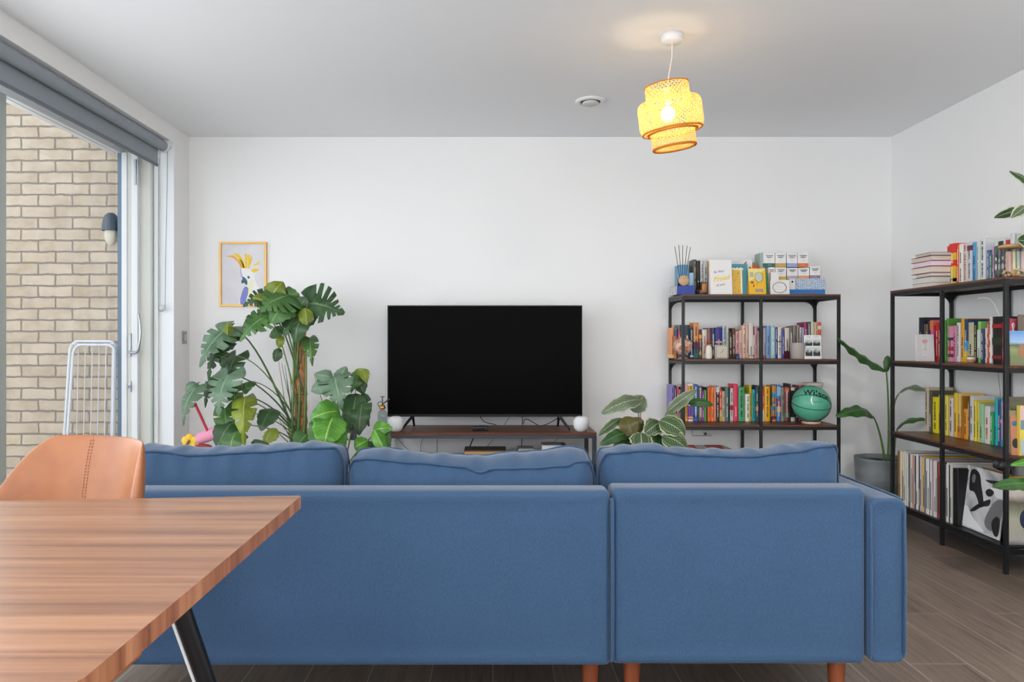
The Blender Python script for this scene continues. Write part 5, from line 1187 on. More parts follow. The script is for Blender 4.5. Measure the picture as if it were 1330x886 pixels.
on_cover(blob([(.02, .05), (.03, .30), (.12, .34), (.28, .20), (.45, .12), (.60, .03)]), LG, 'light_shape')
on_cover(blob([(.64, .74), (.80, .76), (.98, .80), (.98, .66), (.82, .62), (.74, .70)]), LG, 'light_shape', -.0012)
# near-end record facing the camera side
k = N('faded_field_photo', .4); v = k.coord('Generated'); sx = k.n('ShaderNodeSeparateXYZ'); k.l(v, sx.inputs[0])
k.color(k.ramp(k.math('ADD', sx.outputs[2], k.math('MULTIPLY', k.noise(v, 4, 3), .12)), [(.05, '#5A5A5C'), (.14, '#B8B2AC'), (.45, '#C2BEA8'), (.60, '#8C9278'), (.72, '#6C6058'), (.82, '#C8BEB4'), (1, '#D4CEC8')]))
t = thing('record', 'faded field photo record sleeve at the near end of the bottom shelf', 'record', (2.535, 3.487, VZ+.001)); MB().box(-.155, .155, 0, .005, 0, .302).build('sleeve', k.m, t)
mb = MB(); mb.ball((-.155+.082, -.001, .12), .030, 16, 10, sc=(.9, .03, 1.5)); mb.ball((-.155+.095, -.001, .185), .016, 16, 10, sc=(.9, .03, 1.2)); mb.build('photo_figure', mat('#2E3350', .5), t)
t = thing('record', 'orange brown record sleeve standing upright behind the field photo', 'record', (2.53, 3.50, VZ)); MB().box(-.15, .155, 0, .005, 0, .315).build('sleeve', mat('#B88A34', .5), t)
# black clamp spotlight on the near corner
cl = thing('clip_light', 'small black clip-on spotlight clamped to the near corner post', 'lamp', P(1306, 605, 3.40))
mb = MB(); Mx = Matrix.Translation((-.022, 0, 0)) @ Matrix.Rotation(math.radians(-62), 4, 'Y'); mb.lathe([(.001, -.022), (.016, -.022), (.021, -.014), (.023, .02), (.021, .02), (.019, .006), (.001, .006)], 24, M=Mx); mb.build('lamp_head', M_BLACK, cl)
mb = MB(); mb.tube([(-.01, 0, 0), (.12, .004, .004)], .008, 10); mb.box(.0, .03, -.012, .06, -.012, .012); mb.build('arm', M_BLACK, cl)
# ================================================================== ART PRINT
pa = P(285, 314.5, 5.135); pb = P(346, 398, 5.135); w = pb.x-pa.x; h = pa.z-pb.z
pc = thing('framed_picture', 'gold framed picture of a white cockatoo with yellow crest on the back wall', 'picture', ((pa.x+pb.x)/2, 5.149, pb.z))
M_GOLD = mat('#D3A24A', .35, .5, name='gold_frame'); f_ = .0115
mb = MB(); mb.box(-w/2, w/2, -.018, 0, 0, f_); mb.box(-w/2, w/2, -.018, 0, h-f_, h); mb.box(-w/2, -w/2+f_, -.018, 0, f_, h-f_); mb.box(w/2-f_, w/2, -.018, 0, f_, h-f_); mb.build('frame', M_GOLD, pc)
k = N('picture_paper', .5); v = k.coord(); k.color(k.ramp(k.noise(v, 3, 3, .5, .5), [(.4, '#D4D0D6'), (.6, '#E0DDE0')])); MB().box(-w/2+f_, w/2-f_, -.008, -.001, f_, h-f_).build('paper', k.m, pc)
iw, ih = w-2*f_, h-2*f_
def art(pts, m, name, off=0):       # zoomed-crop coordinates of the photo turned into paper coordinates
    q_ = [((x-368)/(608-120)*w, h*(1-(y-118)/(792-118))) for x, y in pts]
    q_ = [(min(max(x, -iw/2), iw/2), min(max(z, f_), h-f_)) for x, z in q_]
    mb = MB(); mb.prism(q_, -.0086-off, -.0080-off*.9); return mb.build(name, m, pc)
art(blob([(348, 380), (400, 385), (440, 410), (480, 455), (500, 540), (540, 610), (596, 690), (598, 775), (345, 775), (345, 700), (365, 640), (390, 590), (385, 540), (355, 480), (335, 440), (335, 400)]), mat('#ECEBE8', .6), 'bird_body')
art(blob([(345, 775), (338, 720), (355, 650), (385, 585), (420, 600), (418, 660), (400, 720), (400, 772)]), mat('#7C86C8', .6), 'blue_chest', .0006)
art(blob([(336, 400), (346, 400), (352, 440), (362, 478), (352, 486), (338, 450)]), mat('#B8A8DC', .6), 'lilac_edge', .0006)
art(blob([(355, 480), (385, 490), (412, 530), (405, 570), (385, 552), (372, 545), (352, 552), (350, 520), (362, 505)]), mat('#3E6070', .6), 'beak', .0008)
art(blob([(412, 478), (425, 472), (438, 484), (432, 500), (416, 498)]), mat('#4E7C80', .6), 'eye', .0008)
art(blob([(420, 483), (428, 480), (430, 490), (422, 492)]), mat('#1E2C30', .6), 'pupil', .0012)
art(blob([(495, 660), (520, 630), (560, 640), (596, 680), (590, 700), (540, 700)]), mat('#DAD2EA', .6), 'wing', .0006)
art(blob([(440, 520), (470, 540), (450, 640), (430, 720), (420, 640)]), mat('#F2EDB8', .6), 'yellow_tint', .0006)
YC = mat('#F2C922', .6); YO = mat('#EFA83A', .6)
for i, c in enumerate(([(190, 268), (250, 258), (300, 285), (345, 345), (360, 385), (345, 390), (325, 345), (285, 300), (240, 275)], [(265, 240), (310, 240), (350, 280), (372, 330), (388, 385), (370, 385), (350, 330), (315, 285)], [(385, 250), (405, 240), (412, 300), (405, 385), (390, 385), (385, 320)], [(415, 262), (432, 250), (440, 310), (432, 385), (412, 390), (422, 330)], [(440, 300), (460, 262), (458, 300), (440, 360)], [(450, 420), (480, 398), (528, 402), (520, 420), (480, 434)], [(470, 360), (505, 338), (535, 320), (530, 345), (495, 362)], [(320, 300), (350, 310), (372, 350), (380, 385), (365, 388)])):
    art(blob(c), YO if i in (0,) else YC, 'crest_feather', .0010)

# ================================================================== LEAVES
def m_leaf(name, a, b, under=None, vein='#9CB07A', rough=.38, kind='plain'):
    k = N(name, rough); u = k.n('ShaderNodeUVMap'); u.uv_map = 'leaf'; sp = k.n('ShaderNodeSeparateXYZ'); k.l(u.outputs[0], sp.inputs[0])
    U, V = sp.outputs[0], sp.outputs[1]; au = k.math('ABSOLUTE', U); o = k.coord()
    base = k.ramp(k.noise(o, 9, 3), [(.38, a), (.62, b)])
    if kind == 'calathea':
        wv = k.math('SINE', k.math('ADD', k.math('MULTIPLY', V, 62), k.math('MULTIPLY', au, -22))); band = k.ramp(k.math('ADD', k.math('MULTIPLY', wv, .5), .5), [(.45, a), (.85, vein)])
        inner = k.ramp(au, [(.30, '#000000'), (.42, '#FFFFFF')]); c = k.mix(inner, k.mix(.65, base, band), k.mix(.35, base, band))
        edge = k.math('ADD', au, k.math('MULTIPLY', k.noise(o, 60, 3), .14)); e = k.ramp(edge, [(.90, '#000000'), (.94, '#FFFFFF')]); c = k.mix(e, c, '#BDC29C')
        ring = k.ramp(k.math('ABSOLUTE', k.math('SUBTRACT', edge, .72)), [(.03, '#FFFFFF'), (.07, '#000000')]); c = k.mix(k.math('MULTIPLY', ring, .6), c, '#93A578')
        c = k.mix(k.ramp(au, [(.02, '#FFFFFF'), (.05, '#000000')]), c, '#B8C49A')
    elif kind == 'varieg':
        edge = k.math('ADD', au, k.math('MULTIPLY', k.noise(o, 22, 3), .5)); e = k.ramp(edge, [(.98, '#000000'), (1.08, '#FFFFFF')]); c = k.mix(e, base, '#D5D9BE')
        c = k.mix(k.ramp(au, [(.02, '#FFFFFF'), (.05, '#000000')]), c, '#C3CDA4')
    else:
        c = k.mix(k.math('MULTIPLY', k.ramp(au, [(.02, '#FFFFFF'), (.06, '#000000')]), .7), base, vein)
        wv = k.math('SINE', k.math('ADD', k.math('MULTIPLY', V, 60), k.math('MULTIPLY', au, -16))); c = k.mix(k.math('MULTIPLY', k.ramp(wv, [(.93, '#000000'), (1, '#FFFFFF')]), .25), c, vein)
    if under:
        g = k.n('ShaderNodeNewGeometry'); c = k.mix(g.outputs['Backfacing'], c, under) if False else c
    k.color(c)
    # thin leaf: a little light passes through
    t = k.t; out = [n for n in t.nodes if n.type == 'OUTPUT_MATERIAL'][0]; mx = t.nodes.new('ShaderNodeMixShader'); mx.inputs[0].default_value = .16
    tr = t.nodes.new('ShaderNodeBsdfTranslucent'); k.l(c, tr.inputs[0]); k.l(k.b.outputs[0], mx.inputs[1]); k.l(tr.outputs[0], mx.inputs[2]); k.l(mx.outputs[0], out.inputs[0])
    k.bump(k.noise(o, 30, 3), .15, .002); return k.m
G_DK = m_leaf('monstera_dark_green', '#2A4726', '#3E5F38', vein='#7C9464'); G_MD = m_leaf('monstera_mid_green', '#3F6A30', '#557F3C', vein='#93B07C')
G_GR = m_leaf('monstera_grey_green', '#567558', '#728E75', vein='#A4B99A'); G_OL = m_leaf('monstera_olive_green', '#6C7E1E', '#8A9A30', vein='#B8C060'); G_BR = m_leaf('bright_green_leaf', '#3C7C1C', '#62A030', vein='#B4D870', rough=.28)
G_PAD = m_leaf('paddle_leaf_green', '#27501F', '#3E6E30', vein='#7C9C5C'); G_CAL = m_leaf('calathea_leaf', '#2F4C2A', '#48653C', vein='#7C9069', kind='calathea'); G_CALG = m_leaf('calathea_grey_underside', '#52624A', '#6C7C60', vein='#98A488', kind='calathea'); G_CALB = m_leaf('calathea_olive_leaf', '#54502A', '#6E6C34', vein='#8A7A4A')
G_VAR = m_leaf('variegated_rubber_leaf', '#24441F', '#3E5F33', kind='varieg'); G_VARG = m_leaf('variegated_grey_leaf', '#5E7250', '#7E8F6C', kind='varieg')
M_STEM = mat('#5C7A3A', .5, name='green_stem'); M_STEMD = mat('#3F5A34', .5, name='dark_green_stem'); M_SOIL = m_wall('potting_soil', '#2A211B', .95)
def leaf(parent, base, tip, m, W, kind='oval', normal=(0, -1, .3), droop=.12, fold=.15, slots=5, seed=0, roll=0, curl=0, name='leaf'):
    """base and tip in world space; normal = rough facing of the upper side"""
    O = Vector(parent.location); b = Vector(base); t = Vector(tip); y = (t-b); L = y.length; y.normalize(); nr = Vector(normal)
    x = y.cross(nr).normalized(); z = x.cross(y).normalized()
    if roll: q = Matrix.Rotation(roll, 3, y); x = q @ x; z = q @ z
    R = random.Random(seed*13+5); mb = MB()
    def put(lx, ly, s, tt):
        # lx across, ly along (0..L), curved down along the length and folded about the midrib
        u = ly/L; lz = -droop*L*(u-.5)**2*4+droop*L*.0 + fold*abs(lx)*-1 - curl*abs(lx)**2/max(W, .01)*1.2
        lz += .006*math.sin(ly*60+seed)*min(1, abs(lx)/.04)
        return b+x*lx+y*ly+z*(lz+droop*L*.9)-O
    if kind == 'monstera':
        NT, NS = 56, 7
        for sgn in (1, -1):
            sl = []; n = slots
            for q in range(n): sl.append((.16+.66*(q+.5+R.uniform(-.15, .15))/n, R.uniform(.016, .026), R.uniform(.25, .5)))
            rowsL = []; uvs = []
            for i in range(NT+1):
                t_ = i/NT; ang = math.radians(150-125*t_**.75); w_ = W*(1.02*(1-t_)**.55*(.62+.62*math.sin(PI*min(1, t_*1.15+.18)))*.78+.02)
                sm = 1.0
                for c, hw, dep in sl:
                    dlt = abs(t_-c)
                    if dlt < hw: sm = min(sm, dep+(1-dep)*(dlt/hw)**2.6)
                row = []; ur = []
                for j in range(NS+1):
                    s = sm*j/NS*w_; row.append(put(sgn*s*math.sin(ang), t_*L*.93+.02*L+s*math.cos(ang)*.85, s, t_)); ur.append((sgn*sm*j/NS, t_))
                rowsL.append(row if sgn > 0 else row); uvs.append(ur)
            mb.grid(rowsL, 0, True, uv=uvs)
    else:
        NT, NS = 26, 8; rowsL = []; uvs = []
        for i in range(NT+1):
            t_ = i/NT
            if kind == 'oval': w_ = W*max(0, math.sin(PI*min(1, max(0, t_)**.85)))**.62
            elif kind == 'heart': w_ = W*max(0, math.sin(PI*t_**.62))**.7
            else: w_ = W*max(0, math.sin(PI*t_**.9))**.55*(1-.15*t_)
            row = []; ur = []
            for j in range(-NS, NS+1):
                s = j/NS; wob = 1+.05*math.sin(t_*25+seed+s*2) if abs(s) > .7 else 1
                back = -.10*L*abs(s)**1.5*(1-t_) if kind == 'heart' else 0
                row.append(put(s*w_*wob, t_*L+back, s, t_)); ur.append((s, t_))
            rowsL.append(row); uvs.append(ur)
        mb.grid(rowsL, 0, True, uv=uvs)
    return mb.build(name, m, parent, solid=.0012)
def stem(parent, pts, r0, r1, m=M_STEM, name='stem', n=12):
    O = Vector(parent.location); P_ = bez(*pts, n); L = [p-O for p in P_]
    k = len(L); return MB().tube(L, [r0+(r1-r0)*i/(k-1) for i in range(k)], 8).build(name, m, parent)
def pot(parent, r, h, m, name='pot', zsoil=.03, taper=.82, z=0):
    MB().lathe([(.001, z), (r*taper, z), (r*(taper+.03), z+.005), (r, z+h-.01), (r, z+h), (r*.93, z+h), (r*.90, z+h-zsoil), (r*.8, z+.02), (.001, z+.02)], 44).build(name, m, parent)
    MB().lathe([(.001, z+h-zsoil), (r*.89, z+h-zsoil), (r*.88, z+h-zsoil-.01), (.001, z+h-zsoil-.01)], 36).build('soil', M_SOIL, parent)

# ---- big monstera on a moss pole
mY = 4.72; mp = thing('monstera_plant', 'large monstera plant climbing a brown moss pole in the left corner', 'plant', (P(391, 0, mY).x, mY, 0))
pot(mp, .17, .30, mat('#C9C4BC', .6, name='off_white_pot'))
k = N('coir_fibre', .95); v = k.coord(scale=(1, 1, .5)); k.color(k.ramp(k.noise(v, 70, 5, .7), [(.35, '#8A5838'), (.5, '#C08558'), (.65, '#DCA878')])); k.bump(k.noise(v, 120, 4, .7), .9, .006)
mb = MB(); rows_ = []
pxs = (390.5-CX)*mY/F-mp.location.x
for i in range(29):
    z = .26+(zat(424, mY)-.26)*i/28; x_ = pxs+.012*(i/28-.5)*-1
    rows_.append([(x_+(.039+.0018*math.sin(i*2.1+a*3))*math.cos(a), (.039+.0018*math.cos(i*1.7+a*2))*math.sin(a), z) for a in [2*PI*q/20 for q in range(20)]])
mb.grid(rows_, 0, True, close=True); mb.add(rows_[-1], [tuple(range(20))], 0); mb.build('moss_pole', k.m, mp)
for py in (440, 512): MB().tube([(pxs+.0425*math.cos(a), .0425*math.sin(a), zat(py, mY)) for a in [2*PI*q/20 for q in range(21)]], .0022, 6, caps=False).build('tie', M_BLACK, mp)
def lf(par, b, t, m, W, Yb, Yt, **kw): return leaf(par, P(b[0], b[1], Yb), P(t[0], t[1], Yt), m, W, **kw)
U = 4.7/980
ML = [ # base px, tip px, material, half width px, Y base, Y tip, options
 ((400, 393), (449, 408), G_DK, 31, 4.66, 4.62, dict(slots=6, droop=.10, fold=.05)),
 ((374, 384), (337, 405), G_MD, 27, 4.60, 4.50, dict(slots=5, droop=.14, fold=.12)),
 ((352, 384), (314, 399), G_DK, 17, 4.62, 4.55, dict(slots=5, droop=.2, fold=.3)),
 ((352, 386), (368, 366), G_OL, 13, 4.60, 4.62, dict(kind='heart', droop=.2, fold=.3)),
 ((392, 402), (368, 438), G_DK, 24, 4.62, 4.55, dict(slots=3, droop=.1)),
 ((384, 412), (398, 386), G_DK, 17, 4.68, 4.64, dict(kind='heart', droop=.2)),
 ((350, 408), (310, 446), G_MD, 19, 4.55, 4.46, dict(slots=5, droop=.16, fold=.2)),
 ((344, 408), (313, 428), G_DK, 14, 4.62, 4.55, dict(slots=4, droop=.2, fold=.3)),
 ((298, 424), (258, 480), G_GR, 22, 4.62, 4.50, dict(slots=5, droop=.16, fold=.25)),
 ((300, 428), (270, 500), G_DK, 18, 4.66, 4.60, dict(slots=5, droop=.2, fold=.35)),
 ((296, 445), (297, 418), G_OL, 8, 4.60, 4.62, dict(kind='heart', droop=.3, fold=.6)),
 ((306, 462), (299, 505), G_DK, 18, 4.70, 4.64, dict(slots=4, droop=.2)),
 ((296, 486), (284, 544), G_GR, 23, 4.50, 4.40, dict(slots=6, droop=.15, fold=.12)),
 ((318, 515), (318, 586), G_OL, 15, 4.46, 4.36, dict(slots=3, droop=.30, fold=.5)),
 ((257, 500), (238, 556), G_GR, 12, 4.45, 4.36, dict(slots=4, droop=.2, fold=.45)),
 ((256, 498), (241, 508), G_GR, 7, 4.45, 4.42, dict(kind='oval', droop=.3, fold=.4)),
 ((292, 530), (294, 574), G_MD, 14, 4.56, 4.52, dict(slots=2, droop=.15)),
 ((300, 550), (282, 582), G_DK, 15, 4.50, 4.42, dict(kind='heart', droop=.1)),
 ((324, 495), (318, 512), G_MD, 8, 4.60, 4.56, dict(kind='heart', droop=.3, fold=.5)),
 ((353, 532), (339, 560), G_DK, 12, 4.58, 4.5, dict(kind='heart', droop=.15)),
 ((358, 556), (344, 576), G_OL, 8, 4.5, 4.44, dict(kind='oval', droop=.2, fold=.5)),
 ((402, 438), (406, 478), G_MD, 11, 4.66, 4.6, dict(slots=3, droop=.25, fold=.5)),
 ((396, 400), (399, 424), G_OL, 8, 4.58, 4.56, dict(kind='oval', fold=.4)),
 ((372, 398), (352, 420), G_MD, 15, 4.56, 4.5, dict(kind='heart', droop=.2, fold=.3)),
 ((378, 402), (392, 430), G_DK, 16, 4.66, 4.62, dict(kind='heart', droop=.1)),
 ((368, 425), (350, 438), G_MD, 7, 4.68, 4.66, dict(kind='oval', fold=.5)),
 ((362, 452), (357, 470), G_DK, 6, 4.68, 4.66, dict(kind='oval', fold=.5)),
 ((348, 392), (328, 386), G_OL, 9, 4.58, 4.55, dict(kind='heart', fold=.5)),
 ((340, 574), (332, 590), G_DK, 11, 4.42, 4.4, dict(kind='heart')),
 ((306, 562), (300, 590), G_MD, 14, 4.44, 4.4, dict(kind='heart', droop=.2)),
 ((366, 396), (336, 418), G_DK, 15, 4.66, 4.6, dict(slots=4, droop=.2, fold=.2)),
 ((386, 396), (404, 424), G_DK, 15, 4.70, 4.66, dict(slots=3, droop=.2, fold=.1)),
 ((380, 392), (374, 372), G_MD, 10, 4.66, 4.64, dict(kind='heart', droop=.3, fold=.4)),
 ((358, 402), (330, 436), G_DK, 14, 4.62, 4.55, dict(slots=4, droop=.2, fold=.25)),
 ((394, 410), (384, 446), G_DK, 13, 4.60, 4.56, dict(kind='heart', droop=.2, fold=.2)),
 ((284, 440), (292, 486), G_DK, 13, 4.64, 4.6, dict(slots=4, droop=.2, fold=.35)),
 ((284, 488), (266, 532), G_DK, 12, 4.56, 4.5, dict(slots=3, droop=.2, fold=.35)),
 ((304, 500), (308, 540), G_MD, 11, 4.54, 4.5, dict(slots=3, droop=.2, fold=.3)),
 ((366, 436), (362, 452), G_OL, 5, 4.66, 4.64, dict(kind='oval', droop=.2, fold=.5)),
]
root = lambda dx=0, py=575: P(388+dx, py, mY-.03)
for i, (b, t, m, W_, Yb, Yt, kw) in enumerate(ML):
    kw.setdefault('kind', 'monstera'); nrm = kw.pop('normal', (-.2 if t[0] < b[0] else .2, -1, .35))
    lf(mp, b, t, m, W_*U*1.22, Yb, Yt, normal=nrm, seed=i, **kw)
ST = [ # stems: target px, height on the pole px, bend
 ((298, 425), 560, .0055), ((400, 393), 470, .0045), ((374, 384), 480, .0045), ((352, 386), 500, .004), ((350, 408), 510, .0045), ((306, 462), 545, .0035), ((296, 486), 560, .0045), ((257, 500), 572, .0032), ((318, 515), 578, .0045), ((292, 530), 582, .003), ((402, 438), 500, .003), ((392, 402), 490, .0045), ((324, 495), 555, .003), ((353, 532), 585, .003), ((300, 550), 590, .003), ((358, 556), 592, .0028), ((384, 412), 480, .004), ((344, 408), 530, .0035)]
for i, (t, py, r) in enumerate(ST):
    Yt = 4.62 if t[0] > 310 else 4.52
    a = P(388+(i % 5-2)*3, py, mY-.045); d = P(t[0], t[1], Yt)
    side = (d.x-a.x)
    b = a+Vector((side*.18, -.02, .10+.15*abs(side))); c = Vector((a.x+side*.62, (a.y+d.y)/2, d.z+(.02 if abs(side) > .15 else -.08)-abs(side)*.10))
    stem(mp, (a, b, c, d), r*1.5, r*.75, M_STEM if i % 2 else M_STEMD)
for i in range(16):                                  # old petiole stubs and aerial roots around the pole base
    a = P(386+(i*7 % 17)-8, 588, mY-.05); e = P(372+(i*11 % 40)-10, 470+(i*23 % 90), mY-.06); stem(mp, (a, a+Vector((0, 0, .1)), e+Vector((.01, 0, -.08)), e), .004, .0012, mat('#8C7A50', .8, name='dry_root') if i % 3 == 0 else M_STEMD, 'aerial_root' if i % 3 == 0 else 'stem')
for i, (x_, y0, y1) in enumerate(((381, 600, 430), (397, 600, 440), (389, 600, 500))):
    stem(mp, (P(x_-4, y0, mY-.05), P(x_-2, 560, mY-.06), P(x_+2, 500, mY-.06), P(x_, y1, mY-.05)), .010, .005, M_STEM, 'trunk')

# ---- second leafy plant right of it
sY_ = 4.55; sp_ = thing('monstera_plant', 'bushier bright green monstera between the moss pole and the television', 'plant', (P(440, 0, sY_).x, sY_, 0))
pot(sp_, .13, .26, mat('#8C6A50', .7, name='terracotta_brown_pot'))
SL = [
 ((434, 489), (444, 534), G_GR, 28, 4.45, 4.36, dict(slots=4, droop=.2, fold=.15)),
 ((430, 490), (408, 486), G_GR, 9, 4.45, 4.43, dict(kind='heart', fold=.3)),
 ((440, 494), (450, 476), G_GR, 10, 4.5, 4.52, dict(kind='heart', fold=.3)),
 ((432, 500), (404, 508), G_GR, 14, 4.48, 4.44, dict(kind='heart', droop=.25)),
 ((464, 490), (472, 479), G_OL, 9, 4.62, 4.6, dict(kind='heart', fold=.3)),
 ((472, 480), (476, 498), G_OL, 7, 4.6, 4.56, dict(kind='heart', fold=.3)),
 ((467, 486), (455, 512), G_MD, 13, 4.62, 4.58, dict(slots=2, droop=.15, fold=.3)),
 ((466, 492), (472, 512), G_DK, 10, 4.64, 4.62, dict(kind='heart')),
 ((462, 515), (456, 560), G_DK, 17, 4.5, 4.45, dict(kind='heart', droop=.12, fold=.15)),
 ((466, 517), (480, 556), G_DK, 17, 4.52, 4.46, dict(slots=3, droop=.2)),
 ((470, 524), (466, 566), G_DK, 13, 4.48, 4.42, dict(kind='heart')),
 ((438, 534), (402, 545), G_BR, 17, 4.30, 4.26, dict(kind='heart', droop=.22, fold=.1)),
 ((432, 542), (420, 584), G_BR, 21, 4.26, 4.18, dict(kind='heart', droop=.2, fold=.15)),
 ((420, 548), (408, 584), G_MD, 16, 4.32, 4.26, dict(kind='heart')),
 ((398, 564), (385, 582), G_MD, 14, 4.4, 4.34, dict(kind='heart')),
 ((436, 540), (438, 560), G_MD, 8, 4.34, 4.30, dict(kind='heart', fold=.4)),
 ((486, 559), (510, 556), G_BR, 11, 4.34, 4.32, dict(kind='heart', droop=.2)),
 ((486, 558), (500, 586), G_BR, 9, 4.3, 4.25, dict(kind='oval', droop=.1, fold=.5)),
 ((492, 556), (506, 584), G_MD, 11, 4.38, 4.34, dict(kind='heart', droop=.2)),
 ((460, 582), (478, 572), G_BR, 10, 4.36, 4.34, dict(kind='oval', fold=.3)),
 ((447, 588), (446, 560), G_OL, 3.5, 4.36, 4.38, dict(kind='oval', fold=.5)),
 ((482, 575), (474, 592), G_DK, 11, 4.45, 4.42, dict(kind='heart')),
 ((440, 560), (430, 590), G_BR, 13, 4.24, 4.2, dict(kind='heart')),
]
for i, (b, t, m, W_, Yb, Yt, kw) in enumerate(SL):
    kw.setdefault('kind', 'monstera'); lf(sp_, b, t, m, W_*U*.96, Yb, Yt, normal=(.1, -1, .4), seed=i+50, **kw)
for i, (t, r, Yt) in enumerate((((434, 489), .004, 4.45), ((464, 490), .003, 4.62), ((464, 516), .004, 4.5), ((438, 536), .0045, 4.3), ((486, 559), .004, 4.32), ((408, 486), .002, 4.46), ((450, 478), .002, 4.5), ((447, 585), .003, 4.36), ((400, 565), .003, 4.4))):
    a = P(440+(i % 3-1)*5, 640, sY_); d = P(t[0], t[1], Yt); stem(sp_, (a, a+Vector((0, 0, .2)), d+Vector((.01, .0, -.05)), d), r*1.4, r*.8, M_STEM)

# ---- calathea by the bookcase
cY = 4.42; cp = thing('calathea_plant', 'variegated calathea plant with rounded striped leaves before the bookcase', 'plant', (P(842, 0, cY).x, cY, 0))
pot(cp, .15, .28, mat('#B9B2AA', .6, name='grey_stone_pot'))
CL = [
 ((833, 519), (781, 537), G_CALG, 11, 4.40, 4.34, dict(droop=.22, fold=.2)),
 ((822, 535), (836, 514), G_CALG, 13, 4.42, 4.44, dict(droop=.15, fold=.1)),
 ((808, 543), (777, 566), G_CAL, 6, 4.40, 4.34, dict(droop=.2, fold=.5)),
 ((812, 541), (822, 568), G_CALB, 14, 4.36, 4.32, dict(droop=.1, fold=.1)),
 ((824, 542), (832, 562), G_CALB, 9, 4.40, 4.38, dict(droop=.1, fold=.1)),
 ((820, 562), (779, 578), G_PAD, 9, 4.38, 4.30, dict(droop=.25, fold=.2)),
 ((826, 566), (795, 584), G_PAD, 8, 4.40, 4.36, dict(droop=.2, fold=.2)),
 ((832, 562), (833, 584), G_CAL, 15, 4.28, 4.24, dict(droop=.15, fold=.05)),
 ((858, 548), (838, 563), G_CAL, 13, 4.36, 4.30, dict(droop=.15, fold=.1)),
 ((866, 536), (905, 506), G_CALG, 8, 4.34, 4.30, dict(droop=.12, fold=.35)),
 ((893, 523), (926, 526), G_PAD, 6.5, 4.36, 4.34, dict(droop=.2, fold=.3)),
 ((857, 546), (890, 565), G_CAL, 15, 4.30, 4.24, dict(droop=.18, fold=.08)),
 ((864, 546), (884, 546), G_CALG, 12, 4.34, 4.32, dict(droop=.2, fold=.1)),
 ((861, 566), (893, 584), G_CAL, 14, 4.26, 4.2, dict(droop=.2, fold=.08)),
 ((856, 578), (878, 590), G_PAD, 12, 4.32, 4.3, dict(droop=.2)),
 ((848, 562), (850, 584), G_PAD, 13, 4.38, 4.36, dict(droop=.1)),
 ((846, 580), (826, 592), G_PAD, 10, 4.34, 4.3, dict(droop=.2)),
]
for i, (b, t, m, W_, Yb, Yt, kw) in enumerate(CL): lf(cp, b, t, m, W_*4.35/980, Yb, Yt, kind='oval', normal=(.0, -1, .55), seed=i+90, **kw)
for i, (t, Yt, r) in enumerate((((826, 520), 4.42, .003), ((812, 543), 4.38, .0028), ((820, 562), 4.38, .0028), ((832, 563), 4.30, .003), ((858, 548), 4.34, .003), ((866, 536), 4.34, .0032), ((893, 523), 4.36, .0022), ((861, 566), 4.28, .003), ((848, 565), 4.38, .003))):
    a = P(842+(i % 3-1)*4, 650, cY); d = P(t[0], t[1], Yt); stem(cp, (a, a+Vector((0, 0, .2)), d+Vector(((842-t[0])*.0012, .02, -.06)), d), r*1.3, r*.8, M_STEMD)
MB().tube([P(833, 600, 4.44)-Vector(cp.location), P(831.5, 522, 4.44)-Vector(cp.location)], .0045, 8).build('support_cane', mat('#C9A58C', .6, name='pale_cane'), cp)

# ---- bird of paradise plant in the corner
bY = 4.84; bp_ = thing('bird_of_paradise_plant', 'tall paddle-leaved plant in a grey pot between the two bookcases', 'plant', (P(1146, 0, bY).x, bY, 0))
k = N('grey_glazed_pot', .5); v = k.coord(scale=(1, 1, 3)); k.color(k.ramp(k.noise(v, 3, 3), [(.35, '#6B7072'), (.65, '#8A9092')]))
pot(bp_, (1180-1113)/2*bY/F, zat(594, bY), k.m, taper=.86)
BL = [((1152, 482), (1086, 437), G_PAD, 9, 4.80, 4.66, dict(droop=-.02, fold=.5, roll=0)), ((1135, 541), (1086, 540), G_PAD, 10.5, 4.78, 4.66, dict(droop=.20, fold=.25)), ((1166, 512), (1205, 508), G_CALG, 8, 4.82, 4.60, dict(droop=.2, fold=.3)), ((1164, 557), (1204, 545), G_PAD, 7, 4.82, 4.60, dict(droop=.15, fold=.3)), ((1153, 462), (1151, 484), G_PAD, 5, 4.80, 4.8, dict(fold=.4))]
for i, (b, t, m, W_, Yb, Yt, kw) in enumerate(BL): lf(bp_, b, t, m, W_*4.75/980, Yb, Yt, kind='paddle', normal=(-.1, -.75, .7), seed=i+130, **kw)
for i, (b, t, Yt, c1, c2) in enumerate((((1153, 612), (1151, 480), 4.80, (1155, 570), (1155, 520)), ((1150, 612), (1134, 541), 4.78, (1149, 590), (1143, 555)), ((1160, 612), (1167, 512), 4.82, (1158, 570), (1156, 525)), ((1161, 612), (1166, 556), 4.82, (1160, 590), (1162, 570)))):
    stem(bp_, (P(b[0], b[1], bY), P(c1[0], c1[1], bY), P(c2[0], c2[1], (bY+Yt)/2), P(t[0], t[1], Yt)), .0085, .0045, M_STEM)

